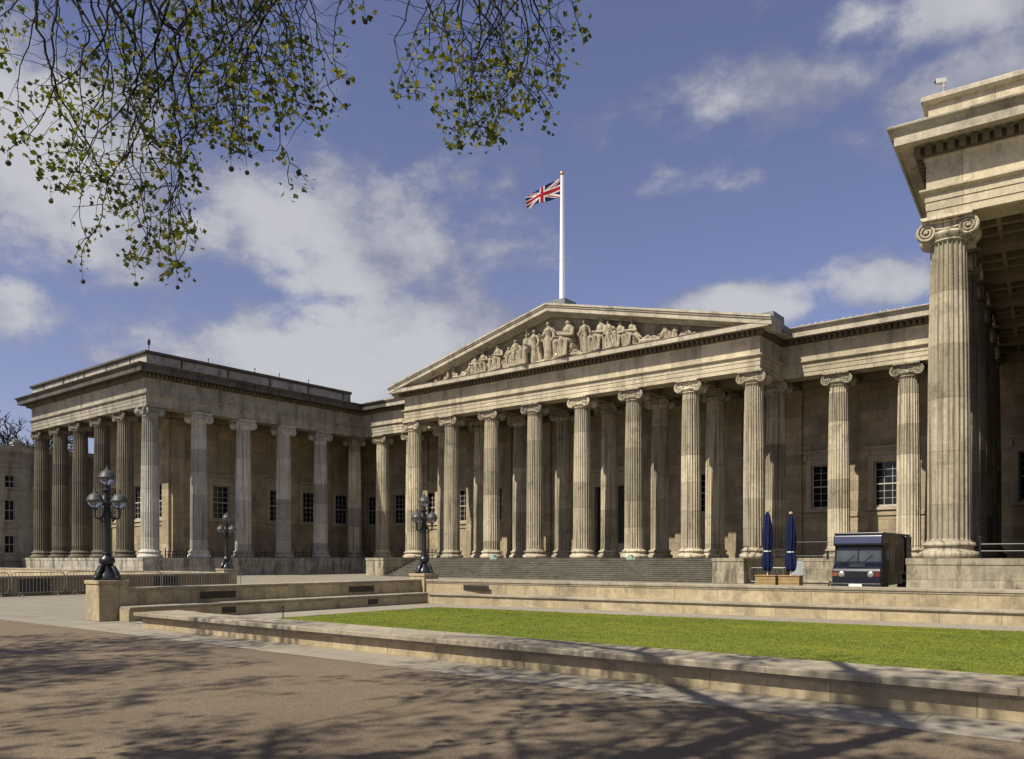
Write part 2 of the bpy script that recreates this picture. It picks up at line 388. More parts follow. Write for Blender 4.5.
def empty(name, loc=(0, 0, 0), rz=0):
    o = bpy.data.objects.new(name, None); COL.objects.link(o); o.location = loc; o.rotation_euler.z = rz; o.empty_display_size = .3; return o
def copy_tree(o, parent=None):
    c = o.copy(); COL.objects.link(c)
    if parent is not None: c.parent = parent
    for ch in list(o.children): copy_tree(ch, c)
    return c

# ---------------------------------------------------------------- grounds
def sheet(name, poly, z, m_, thick=None):
    mb = MB(); mb.face([(x, y, z) for x, y in poly]); o = mb.build(name, m_); tag(o, kind='structure'); return o
sheet('ground', [(-900, -600), (900, -600), (900, 900), (-900, 900)], 0, M['court'])
sheet('gravel_forecourt', [(-60, -30), (40, -30), (40, 8.93), (-60, 8.93)], .004, M['gravel'])
sheet('flagstone_path', [(-21.5, 8.93), (40, 8.93), (40, 10.3), (-21.5, 10.3)], .008, M['flag'])

# ---------------------------------------------------------------- low terrace walls round the lawn
def low_wall(name, path, h, thick, label, cat='wall', over=.06, vents=(), stone_m=None, cop_h=.11, vent_dir=None):
    root = empty(name, (path[0][0], path[0][1], 0)); L = [(x - path[0][0], y - path[0][1]) for x, y in path]
    zc = h - cop_h
    MB().sweep([(0, 0), (0, zc), (-thick, zc), (-thick, 0)], L).build('wall_face', stone_m or M['sand'], root)
    MB().sweep([(.02, zc), (.02, zc + .02), (over * .45, zc + .025), (over * .45, zc + cop_h * .38), (over, zc + cop_h * .46), (over, h - .012), (over - .012, h), (-thick - over + .012, h), (-thick - over, h - .012), (-thick - over, zc + cop_h * .46), (-thick - .01, zc)], L).build('coping', M['coping'], root)
    tag(root, label, cat)
    return root
# front wall: south face at Y=10, running east from X=-19.8
fw = low_wall('lawn_wall', [(-19.6, 11.0), (-19.6, 10.0), (40, 10.0)], .39, .72, 'low pale sandstone wall with broad moulded coping along the near edge of the lawn', over=.15, cop_h=.15)
# far (north) side: bench and upper wall, running slightly off the axis
def farY(x): return 22.0 + .10 * (x + 22.0)
XW = -22.2
def far_pt(x, off): return (x, farY(x) + off)
low_wall('stone_bench', [far_pt(-21.45, 0), far_pt(30, 0)], .40, .62, 'long sunlit stone bench ledge below the high wall on the far side of the lawn', 'bench', cop_h=.11)
up_n = low_wall('terrace_wall', [far_pt(XW - .0, .68), far_pt(30, .68)], .90, .62, 'long sunlit upper terrace wall behind the lawn, in front of the museum steps', cop_h=.14, over=.05)
low_wall('stone_bench', [(XW + .40, 10.75), (XW + .40, farY(XW) + .35)], .40, .55, 'shaded stone bench ledge along the left side of the lawn, ending beside the front pedestal', 'bench', cop_h=.10)
up_w = low_wall('terrace_wall', [(XW - .25, 10.95), (XW - .25, farY(XW) + .8)], .90, .55, 'shaded upper terrace wall along the left side of the lawn between two lamp pedestals', cop_h=.10, over=.04)
# dark vents let into the walls
def vent(parent, x0, x1, y, z0, z1, facing):
    mb = MB()
    if facing == 'S': mb.box(x0, y - .006, z0, x1, y + .02, z1); n = int((z1 - z0) / .03); [mb.box(x0 + .03, y - .016, z0 + .015 + i * .03, x1 - .03, y - .006, z0 + .027 + i * .03) for i in range(max(1, n - 1))]
    else: mb.box(y - .02, x0, z0, y + .006, x1, z1); n = int((z1 - z0) / .03); [mb.box(y + .006, x0 + .03, z0 + .015 + i * .03, y + .016, x1 - .03, z0 + .027 + i * .03) for i in range(max(1, n - 1))]
    lx, ly, _ = parent.location
    o = mb.build('vent', M['vent'], parent); o.location = (-lx, -ly, 0); return o
for a, b2, zz in ((200, 236, (.50, .72)), (349, 374, (.50, .72))):
    vent(up_w, on_X(a, XW - .25), on_X(b2, XW - .25), XW - .25, *zz, 'E')
xa, xb = on_Y(468, farY(-18) + .68), on_Y(493, farY(-18) + .68)
vent(up_n, xa, xb, farY(xa) + .665, .52, .72, 'S')
bw = [o for o in COL.objects if o.name.startswith('stone_bench') and o.parent is None]
for a, b2 in ((222, 236), (368, 378)):
    vent(bw[1], on_X(a, XW + .40), on_X(b2, XW + .40), XW + .40, .08, .27, 'E')

# pedestals with lamps
def lamp_post(loc, rz, label):
    root = empty('lamp_post', loc, rz)
    b_ = MB()
    b_.lathe([(.42, 0), (.42, .05), (.36, .07), (.33, .16), (.22, .26), (.17, .33), (.15, .40), (.21, .45), (.245, .52), (.23, .60), (.16, .66), (.13, .70), (.16, .72), (.16, .75), (.12, .78)], n=20)
    for k in range(4):          # scrolled feet
        a = math.pi / 4 + k * math.pi / 2; cx_, cy_ = math.cos(a), math.sin(a)
        b_.tube([(cx_ * .14, cy_ * .14, .42), (cx_ * .27, cy_ * .27, .34), (cx_ * .36, cy_ * .36, .22), (cx_ * .40, cy_ * .40, .10), (cx_ * .45, cy_ * .45, .05)], [.05, .075, .085, .095, .06], 8)
        b_.sphere((cx_ * .44, cy_ * .44, .07), .085, 8, 6)
    b_.v = [(x * .86, y * .86, z) for x, y, z in b_.v]; b_.build('base', M['lampiron'], root, 40)
    sh = MB().lathe([(.105, .78), (.10, 1.3), (.092, 1.80), (.13, 1.83), (.14, 1.88), (.10, 1.93), (.085, 2.05), (.12, 2.10), (.12, 2.16), (.075, 2.20), (.07, 2.42), (.10, 2.45), (.13, 2.50), (.075, 2.55), (.07, 2.60)], n=16)
    sh.build('shaft', M['lampiron'], root, 40)
    def globe(c, r=.205):
        g = MB().lathe([(.06, -r * .98), (r * .55, -r * .84), (r * .86, -r * .5), (r, -.01)], c, 20).build('globe', M['globe'], root, 50)
        cp = MB().lathe([(r * 1.05, -.02), (r * 1.09, .0), (r * 1.05, .025), (r * .99, .04), (r * .93, .085), (r * .72, .15), (r * .42, .195), (r * .30, .205), (r * .26, .245), (r * .12, .26), (.022, .30), (.01, .34)], c, 20)
        for k in range(8):
            a = k * math.pi / 4; cp.tube([(c[0] + r * 1.01 * math.cos(a) * q, c[1] + r * 1.01 * math.sin(a) * q, c[2] + zq * r) for q, zq in ((1, 0), (.88, -.5), (.57, -.85), (.2, -1.0))], .008, 4)
        cp.lathe([(.03, -r * 1.35), (.07, -r * 1.15), (.075, -r * 1.0), (.05, -r * .93)], c, 10)
        cp.build('lantern_cap', M['lanterncap'], g, 40)
    globe((0, 0, 2.86), .215)
    for k in range(3):
        a = k * 2 * math.pi / 3; c_, s_ = math.cos(a), math.sin(a); q = .345
        arm = MB().tube([(c_ * .06, s_ * .06, 1.84), (c_ * .20, s_ * .20, 1.70), (c_ * .34, s_ * .34, 1.72), (c_ * q, s_ * q, 1.84), (c_ * q, s_ * q, 1.95)], [.035, .035, .032, .03, .03], 7)
        arm.tube([(c_ * .07, s_ * .07, 1.60), (c_ * .16, s_ * .16, 1.62), (c_ * .22, s_ * .22, 1.70)], .02, 6)
        arm.build('arm', M['lampiron'], root, 50)
        globe((c_ * q, s_ * q, 2.20))
    tag(root, label, 'lamp post', 'cast iron lamp posts on stone pedestals')
    return root
M['lanterncap'] = plain('lantern_cap_grey', (.05, .054, .056), .5, 0, .4, .25)
def pedestal(x, y, label):     # x, y = south-east corner
    root = MB(); s_ = .80
    root.box(-s_, 0, 0, 0, s_, 1.02).box(-s_ - .03, -.03, 1.02, .03, s_ + .03, 1.12)
    o = root.build('stone_pedestal', M['sand'], None, None, (x, y, 0), 0, .012)
    tag(o, label, 'pedestal', 'pedestals under the lamp posts'); return (x - s_ / 2, y + s_ / 2, 1.12)
p1 = pedestal(-22.42, 10.24, 'square sandstone pedestal at the front left end of the lawn wall')
p2 = pedestal(XW - .12 + .06, farY(XW) + .62, 'small stone pedestal at the inner corner of the lawn walls, in front of the steps')
p3 = pedestal(-40.3, 25.2, 'distant square stone pedestal beside the left wing')
def lamp_dir(p): return math.atan2(p[1], p[0])
lamp_post(p1, lamp_dir(p1) + R(2), 'nearest and tallest looking iron lamp post, standing on the front left pedestal')
lamp_post(p2, lamp_dir(p2) + R(4), 'iron lamp post at the lawn corner, standing in front of the museum steps')
lamp_post(p3, lamp_dir(p3) - R(3), 'distant iron lamp post standing in front of the left wing colonnade')

# mirrored lawn enclosure on the left
low_wall('terrace_wall', [(-40.0, -20), (-40.0, 25.3)], .92, .55, 'brown shaded wall on the far left behind the steel crowd barriers', over=.04, cop_h=.10, stone_m=M['sand_shade'])
wl = [o for o in COL.objects if o.name.startswith('terrace_wall') and o.parent is None][-1]
for a, b2 in ((18, 50), (154, 178)):
    vent(wl, on_X(a, -40.0), on_X(b2, -40.0), -40.0, .12, .78, 'E')
low_wall('terrace_wall', [(-75, 25.45), (-41.2, 25.45)], .92, .55, 'pale low wall running along the foot of the left wing', over=.04, cop_h=.12)
sheet('path', [(-75, -20), (-40.6, -20), (-40.6, 25.4), (-75, 25.4)], .006, M['flag'])

# ---------------------------------------------------------------- lawn
LX0 = -19.55
lawn_poly = [(LX0, 11.9), (40, 11.9), (40, farY(40) - 1.75), (LX0, farY(LX0) - 1.75)]
sheet('lawn_bed', lawn_poly, .02, M['turf'])
sheet('path', [(-21.5, 10.6), (40, 10.6), (40, farY(40)), (-21.5, farY(-21.5))], .012, M['flag'])
def grass():
    rng = np.random.default_rng(3); N = 330000
    x = rng.uniform(LX0 - .05, 9, N * 2); y = rng.uniform(12.2, 25, N * 2)
    keep = (y < 22.0 + .10 * (x + 22.0) - 1.75 + rng.normal(0, .03, N * 2))
    x, y = x[keep][:N], y[keep][:N]; n = len(x)
    clump = np.array([mnoise.noise((a * .55, b_ * 2.6, 0)) for a, b_ in zip(x, y)]); cl2 = np.array([mnoise.noise((a * .25 + 9, b_ * .8, 5)) for a, b_ in zip(x, y)])
    h = .014 + .010 * rng.random(n) + .006 * clump; a = rng.uniform(0, 2 * np.pi, n); wd = .0045 + .0035 * rng.random(n)
    lean = rng.normal(0, .018, (n, 2)); ca, sa = np.cos(a) * wd, np.sin(a) * wd
    v = np.empty((n, 3, 3)); v[:, 0] = np.c_[x - ca, y - sa, np.full(n, .018)]; v[:, 1] = np.c_[x + ca, y + sa, np.full(n, .018)]; v[:, 2] = np.c_[x + lean[:, 0], y + lean[:, 1], .018 + h]
    me = bpy.data.meshes.new('lawn_grass'); me.vertices.add(3 * n); me.vertices.foreach_set('co', v.reshape(-1)); me.loops.add(3 * n); me.loops.foreach_set('vertex_index', np.arange(3 * n))
    me.polygons.add(n); me.polygons.foreach_set('loop_start', np.arange(0, 3 * n, 3))
    me.materials.append(M['leafG']); me.materials.append(M['leafY'])
    me.polygons.foreach_set('material_index', ((rng.random(n) * .8 + .55 * clump + .75 * cl2) > .55).astype(np.int32))
    me.update(calc_edges=True); me.validate()
    o = bpy.data.objects.new('lawn_grass', me); COL.objects.link(o); tag(o, 'short bright green mown grass of the lawn inside the low walls', 'grass', kind='stuff')
grass()
st = MB().tube([(0, 0, 0), (.01, 0, .33)], .018, 6).lathe([(.03, .30), (.035, .33), (.03, .36)], n=8); g = ground(283, 618.5, .02)
tag(st.build('lawn_stake', M['iron'], None, None, (g.x, g.y, .02)), 'thin dark stake standing in the left edge of the lawn', 'stake')

# ================================================================= MUSEUM
ZS = 1.72; ZA = 15.48                 # stylobate, architrave soffit
E_ = .72
X0, Y0, SP = -58.48, 58.04, 5.06
X7 = X0 + 7 * SP; YR = 62.44; XC = (X0 + X7) / 2
XL, YL = -71.5, 37.2; SWE, SWS = 4.81, 4.66; SR = 4.79
XR, YRT = -6.46, 36.9
museum = empty('museum_building', (XC, 56.7, 0))
tag(museum, 'grand limestone museum with a long colonnade of fluted columns, carved pediment and projecting wings', 'building')
OFF = -Vector(museum.location)
def P(mb, name, m_, smooth=None, bevel=0, parent=None):
    o = mb.build(name, m_, parent or museum, smooth, OFF if parent is None else None, 0, bevel); return o
FE = XL + E_; FS = YL - E_; FR = YR - E_; FC = Y0 - E_; CW = X0 - E_; CE = X7 + E_; RE = XR - E_; RS = YRT - E_
RA = R(4.6)
def rr2(x, y): dx, dy = x - XR, y - YRT; return (XR + dx * math.cos(RA) - dy * math.sin(RA), YRT + dx * math.sin(RA) + dy * math.cos(RA))
RC = rr2(RE, RS); RT_ = (RC[0] - (FR - RC[1]) * math.tan(RA), FR); RX = rr2(32, RS)
WEST = XL - 5 * SWS - E_
pathL = [(WEST, 95), (WEST, FS), (FE, FS), (FE, FR), (-65.6, FR)]
pathC = [(-65.6, FR), (CW, FR), (CW, FC), (CE, FC), (CE, FR), (-15.9, FR)]
pathR = [(-15.9, FR), RT_, RC, RX]
arch = [(0, ZA), (0, ZA + .30), (.035, ZA + .31), (.035, ZA + .64), (.07, ZA + .65), (.07, ZA + .96), (.16, ZA + .98), (.25, ZA + 1.05), (.25, ZA + 1.12), (-1.44, ZA + 1.12), (-1.44, ZA)]
ZF = ZA + 1.12
frz = [(.02, ZF), (.02, ZF + 1.20), (.10, ZF + 1.26), (.10, ZF + 1.32), (-1.40, ZF + 1.32), (-1.40, ZF)]
ZD = ZF + 1.32        # 17.92
bed = [(.14, ZD + .002), (.14, ZD + .41), (.0, ZD + .41), (.0, ZD + .002)]
corn_low = [(.08, ZD), (.08, ZD + .42), (.30, ZD + .44), (.30, ZD + .46), (1.0, ZD + .42), (1.0, ZD + .36), (1.06, ZD + .36), (1.06, ZD + .72), (1.12, ZD + .76), (-1.3, ZD + .76), (-1.3, ZD)]
ZK = ZD + .76         # 18.68
cyma = [(1.08, ZK), (1.10, ZK + .05), (1.16, ZK + .16), (1.29, ZK + .22), (1.31, ZK + .28), (1.29, ZK + .31), (-1.2, ZK + .31), (-1.2, ZK)]
ZT = ZK + .31         # 18.99
def dentils(path, mb):
    for i in range(len(path) - 1):
        a, b2 = Vector(path[i]), Vector(path[i + 1]); d = (b2 - a); L = d.length; d.normalize(); n = Vector((d.y, -d.x))
        cc = 0
        k0 = -.30 if i > 0 else .2; u = k0
        while u < L + (.30 if i < len(path) - 2 else -.2):
            c = a + d * u; q = [c - d * .12 + n * .13, c + d * .12 + n * .13, c + d * .12 + n * .42, c - d * .12 + n * .42]
            base = len(mb.v); mb.v += [(p.x, p.y, ZD + .07) for p in q] + [(p.x, p.y, ZD + .385) for p in q]
            for f in ((3, 2, 1, 0), (4, 5, 6, 7), (0, 1, 5, 4), (1, 2, 6, 5), (2, 3, 7, 6), (3, 0, 4, 7)): mb.f.append(tuple(base + j for j in f)); mb.mi.append(1)
            u += .40
    return mb
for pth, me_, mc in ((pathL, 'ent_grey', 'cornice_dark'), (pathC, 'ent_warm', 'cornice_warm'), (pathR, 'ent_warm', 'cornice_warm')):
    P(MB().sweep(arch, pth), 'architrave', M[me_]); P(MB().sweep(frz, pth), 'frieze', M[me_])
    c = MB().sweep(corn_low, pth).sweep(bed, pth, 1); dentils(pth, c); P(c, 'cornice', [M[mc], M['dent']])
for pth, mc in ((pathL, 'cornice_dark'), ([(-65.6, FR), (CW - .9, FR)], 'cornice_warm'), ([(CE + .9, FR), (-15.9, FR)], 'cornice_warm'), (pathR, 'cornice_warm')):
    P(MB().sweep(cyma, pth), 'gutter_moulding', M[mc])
# blocking-course parapets of the wings (lead covered coping) with small offsets in height
parp = [(-.05, ZT), (-.05, ZT + 1.10), (-.85, ZT + 1.10), (-.85, ZT)]
pcop = [(.0, ZT + 1.10), (.12, ZT + 1.13), (.20, ZT + 1.20), (.20, ZT + 1.36), (.16, ZT + 1.40), (-.85, ZT + 1.46), (-1.05, ZT + 1.36), (-1.05, ZT + 1.10)]
ppL = [(WEST, 95), (WEST, FS), (FE, FS), (FE, FR - 1.6)]; ppR = [(RT_[0] + .1, FR - 1.6), RC, RX]
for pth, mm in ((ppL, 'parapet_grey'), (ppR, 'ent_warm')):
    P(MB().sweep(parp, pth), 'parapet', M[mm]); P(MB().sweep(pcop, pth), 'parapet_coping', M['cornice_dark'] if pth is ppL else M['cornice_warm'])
# joint ribs on the parapet faces
mb = MB()
for k in range(5): x = WEST + 3 + k * 4.66; mb.box(x - .12, FS + .02, ZT, x + .12, FS + .09, ZT + 1.09)
for k in range(5): y = FS + 3.4 + k * 4.81; mb.box(FE - .09, y - .10, ZT, FE - .02, y + .10, ZT + 1.09)
P(mb, 'parapet_rib', M['cornice_dark'])
mb = MB()
RM = Matrix.Translation((XR, YRT, 0)) @ Matrix.Rotation(RA, 4, 'Z') @ Matrix.Translation((-XR, -YRT, 0))
for k in range(4): x = RE + 3.6 + k * 4.66; mb.box(x - .1, RS + .02, ZT, x + .1, RS + .09, ZT + 1.09, 0, RM)
P(mb, 'parapet_rib', M['cornice_warm'])

# plinth / stylobate
PLO = .66
plinth = [(PLO, 0), (PLO, ZS - .27), (PLO + .03, ZS - .25), (PLO + .03, ZS), (-2.2, ZS), (-2.2, 0)]
P(MB().sweep(plinth, pathL), 'plinth', M['plinth']); P(MB().sweep(plinth, pathR), 'plinth', M['plinth_warm'])
P(MB().sweep(plinth, pathC), 'plinth', M['plinth_warm'])
fl = MB()
fl.box(WEST + .6, FS + .6, 1.5, FE - 1.2, 95, ZS - .003); fl.box(FE - 1.3, FR + .6, 1.5, RT_[0] + .2, 80, ZS - .004); fl.box(CW + .6, FC + .6, 1.5, CE - .6, FR + .7, ZS - .006); fl.prism([rr2(RE + .3, RS + .3), rr2(32, RS + .3), (32, 90), (-9.5, 90), (RT_[0] + .3, FR)], 2, 1.5, ZS - .005)
P(fl, 'gallery_floor', M['step'])
# stairs
SX0, SX1, SYB, SYT = -56.2, -23.45, 51.75, FC - PLO - .02
mb = MB(); n = 12
for i in range(n):
    y = SYB + (SYT - SYB) * i / n; z1 = ZS * (i + 1) / n - .004
    mb.prism([(y, 0), (y, z1 - .035), (y - .03, z1 - .03), (y - .03, z1), (SYT, z1), (SYT, 0)] if i < n - 1 else [(y, 0), (y, z1 - .035), (y - .03, z1 - .03), (y - .03, z1), (SYT, z1), (SYT, 0)], 0, SX0, SX1)
P(mb, 'staircase', M['step'])
for a, b2 in ((-58.6, SX0), (SX1, -21.2)):
    P(MB().box(a, SYB - .12, 0, b2, SYT, ZS - .24).box(a - .04, SYB - .16, ZS - .24, b2 + .04, SYT, ZS + .002), 'cheek_block', M['plinth_warm'], bevel=.02)

# columns ---------------------------------------------------------------------------
SH0, SH1 = .70, 13.0      # shaft from base top to capital (local z, 0 = stylobate)
COLH = ZA - ZS
def shaft_mesh():
    mb = MB(); nf = 24; seg = 6; n = nf * seg
    rings = [(.815, SH0), (.79, SH0 + .10), (.786, 2.2), (.78, 4.3), (.768, 6.4), (.745, 8.5), (.71, 10.6), (.672, 12.4), (.668, 12.72), (.69, 12.80)]
    for ri, (r, z) in enumerate(rings):
        fl_ = 0 if ri in (0, len(rings) - 1) else 1
        for k in range(n):
            ph = k % seg; q = (0, 0, .80, 1.0, 1.0, .80)[ph]; rr = r - .078 * q * fl_; a = 2 * math.pi * k / n
            mb.v.append((rr * math.cos(a), rr * math.sin(a), z))
    for i in range(len(rings) - 1):
        for k in range(n):
            a = i * n + k; b2 = i * n + (k + 1) % n; mb.f.append((a, b2, b2 + n, a + n)); mb.mi.append(0)
    return mb
def base_mesh():
    mb = MB()
    mb.lathe([(1.07, 0), (1.10, .05), (1.12, .13), (1.10, .21), (1.05, .26), (.98, .28), (.95, .30), (.90, .36), (.89, .43), (.92, .48), (.96, .49), (.985, .54), (.965, .60), (.92, .64), (.86, .65), (.84, .70), (.812, .71)], n=48)
    return mb
def capital_mesh(turns=(0,)):
    mb = MB()
    zt = COLH
    mb.lathe([(.675, 12.78), (.72, 12.81), (.72, 12.86), (.69, 12.88), (.80, 13.0), (.83, 13.09), (.79, 13.17), (.62, 13.24), (.62, 13.62)], n=32)
    for rz in turns:
        Mx = Matrix.Rotation(rz, 4, 'Z'); b0 = len(mb.v)
        r = .42; cz = zt - .12 - r; xv = .735; dv = .66
        for sx in (-1, 1):
            cx_ = sx * xv
            # bolster: waisted roll from front to back
            prof = [(r * .96, -dv + .05), (r * .96, -dv + .12), (r * .74, -.42), (r * .54, -.18), (r * .50, 0), (r * .54, .18), (r * .74, .42), (r * .96, dv - .12), (r * .96, dv - .05)]
            rot = Matrix.Rotation(R(90), 3, 'X')
            mb.lathe(prof, (cx_, 0, cz), 24, rot=rot)
            for fy in (-1, 1):
                sp = []
                for k in range(46):
                    u = k / 45; a = R(90) - sx * u * 2 * math.pi * 2.35 * -1 * -1; rr = (r - .05) * (1.0 - .82 * u)
                    sp.append((cx_ + rr * math.cos(a), fy * (dv + .01), cz + rr * math.sin(a)))
                mb.tube(sp, [.066 - .028 * k / 45 for k in range(46)], 5)
                mb.sphere((cx_, fy * (dv + .01), cz), (.075, .06, .075), 8, 6)
        # canalis between the volutes, sagging slightly
        for fy in (-1, 1):
            for zo, rr, sag in ((r - .05, .05, .03), (.12, .045, .09)):
                mb.tube([(-xv + 2 * xv * k / 10, fy * (dv - .01), cz + zo - sag * math.sin(math.pi * k / 10)) for k in range(11)], rr, 5)
        mb.prism([(-xv, cz + .10), (-.4, cz + .06), (0, cz + .03), (.4, cz + .06), (xv, cz + .10), (xv, cz + r - .03), (-xv, cz + r - .03)], 1, -dv + .05, dv - .05)
        for k in range(5):          # egg ornament under the canalis
            for fy in (-1, 1): mb.sphere((-.30 + .15 * k, fy * (.79 - .05 * abs(k - 2)), 13.06), (.06, .06, .10), 8, 5)
        mb.prism([(-.86, zt - .13), (.86, zt - .13), (.94, zt - .05), (.94, zt - .003), (-.94, zt - .003), (-.94, zt - .05)], 1, -.90, .90)
        for i in range(b0, len(mb.v)): mb.v[i] = tuple(Mx @ Vector(mb.v[i]))
    return mb
ME = {}
for key in ('col_warm', 'col_pale', 'col_soot_shade'):
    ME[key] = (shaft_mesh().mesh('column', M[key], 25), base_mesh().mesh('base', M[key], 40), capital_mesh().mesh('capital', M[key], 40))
def angle_capital_mesh():
    mb = MB(); zt = COLH; r = .40; cz = zt - .12 - r; xv = .70; dv = .72
    mb.lathe([(.675, 12.78), (.72, 12.81), (.72, 12.86), (.69, 12.88), (.80, 13.0), (.83, 13.09), (.79, 13.17), (.62, 13.24), (.62, 13.62)], n=32)
    for q in range(4):
        Mx = Matrix.Rotation(q * math.pi / 2, 4, 'Z'); b0 = len(mb.v)
        for sx in (-1, 1):
            mb.lathe([(r * .5, -.22), (r * .92, -.08), (r * .96, 0)], (sx * xv, -dv, cz), 22, rot=Matrix.Rotation(R(90), 3, 'X'))
            mb.tube([(sx * xv + (r - .05) * (1 - .82 * k / 45) * math.cos(R(90) - sx * k / 45 * 2 * math.pi * 2.35), -dv - .012, cz + (r - .05) * (1 - .82 * k / 45) * math.sin(R(90) - sx * k / 45 * 2 * math.pi * 2.35)) for k in range(46)], [.062 - .027 * k / 45 for k in range(46)], 5)
            mb.sphere((sx * xv, -dv - .01, cz), (.07, .06, .07), 8, 6)
        for zo, rr, sag in ((r - .05, .05, .03), (.12, .045, .09)): mb.tube([(-xv + 2 * xv * k / 10, -dv, cz + zo - sag * math.sin(math.pi * k / 10)) for k in range(11)], rr, 5)
        mb.prism([(-xv, cz + .10), (0, cz + .03), (xv, cz + .10), (xv, cz + r - .03), (-xv, cz + r - .03)], 1, -dv + .03, -.3)
        for i in range(b0, len(mb.v)): mb.v[i] = tuple(Mx @ Vector(mb.v[i]))
    mb.prism([(-.86, zt - .13), (.86, zt - .13), (.94, zt - .05), (.94, zt - .003), (-.94, zt - .003), (-.94, zt - .05)], 1, -.90, .90)
    return mb
ME['angle'] = angle_capital_mesh().mesh('angle_capital', M['col_pale'], 40)
ME['angle_w'] = angle_capital_mesh().mesh('angle_capital', M['col_warm'], 40)
def column(x, y, key='col_warm', rz=0, angle=None):
    a, b2, c = ME[key]
    o = bpy.data.objects.new('column', a); COL.objects.link(o); o.parent = museum; o.location = Vector((x, y, ZS)) + OFF; o.rotation_euler.z = rz
    for nm, me in (('base', b2), ('capital', ME[angle] if angle else c)):
        q = bpy.data.objects.new(nm, me); COL.objects.link(q); q.parent = o
    return o
for i in range(8):
    column(X0 + i * SP, Y0); column(X0 + i * SP, YR)
for k in (1, 2): column(X0 - SR * k, YR); column(X7 + SR * k, YR)
column(X7 + SR * 3 - .3, YR, 'col_soot_shade')
column(-72.1, 61.8, 'col_warm', 0, 'angle_w')
column(XL, YL, 'col_pale', 0, 'angle')
for i in range(1, 5): column(XL, YL + SWE * i, 'col_pale', math.pi / 2)
for j in range(1, 6): column(XL - SWS * j, YL, 'col_soot_shade')
column(XR, YRT, 'col_warm', RA)
for i in range(1, 6): column(*rr2(XR, YRT + SWE * i), 'col_soot_shade', math.pi / 2 + RA)  # dark stone tone stands in for shade along this row
for j in (1, 2, 3): column(*rr2(XR + SWS * j, YRT), 'col_warm', RA)

# pediment --------------------------------------------------------------------------
APX, SL = 23.62, .237
hw = (CE - CW) / 2 + 1.28; yF = FC - 1.10
ztop = lambda dx: APX - SL * abs(dx)
mb = MB()
def rake(o0, o1, y0, y1):      # band between two vertical offsets below the top line
    for sgn in (-1, 1):
        x1 = XC + sgn * hw
        pts = [(XC, APX - o0), (x1, ztop(hw) - o0), (x1, ztop(hw) - o1), (XC, APX - o1)]
        # cut band below cornice top
        mb.prism(pts, 1, y0, y1)
rake(0, .16, yF - .16, FC + .9); rake(.16, .30, yF - .08, FC + .9); rake(.30, .66, yF, FC + .9); rake(.66, .80, yF + .50, FC + .9); rake(.80, .95, FC - .35, FC + .9)
P(mb, 'raking_cornice', M['cornice_warm'])
mb = MB(); mb.prism([(XC - hw + .6, ZK), (XC + hw - .6, ZK), (XC, APX - .5)], 1, FC + .10, FC + .9)
P(mb, 'tympanum', M['tymp'])
mb = MB()                       # gable roof behind
for sgn in (-1, 1):
    x1 = XC + sgn * (hw - .1); y1 = 84
    mb.prism([(XC, APX - .06), (x1, ztop(hw) - .06), (x1, ztop(hw) - .5), (XC, APX - .6)], 1, FC + .9, y1)
P(mb, 'roof', M['lead'])
mb = MB(); mb.box(XC - .75, FC + .2, APX - .3, XC + 1.05, FC + 2.0, APX + .62); P(mb, 'apex_block', M['lead'], bevel=.04)
for sgn, nm in ((1, 'corner_block'), (-1, 'corner_block')):
    x = XC + sgn * (hw - 1.75); P(MB().box(x - 1.35, FC + .4, ztop(hw) - .2, x + 1.35, FC + 2.6, ztop(hw) + (.75 if sgn > 0 else .5)), nm, M['lead'], bevel=.05)

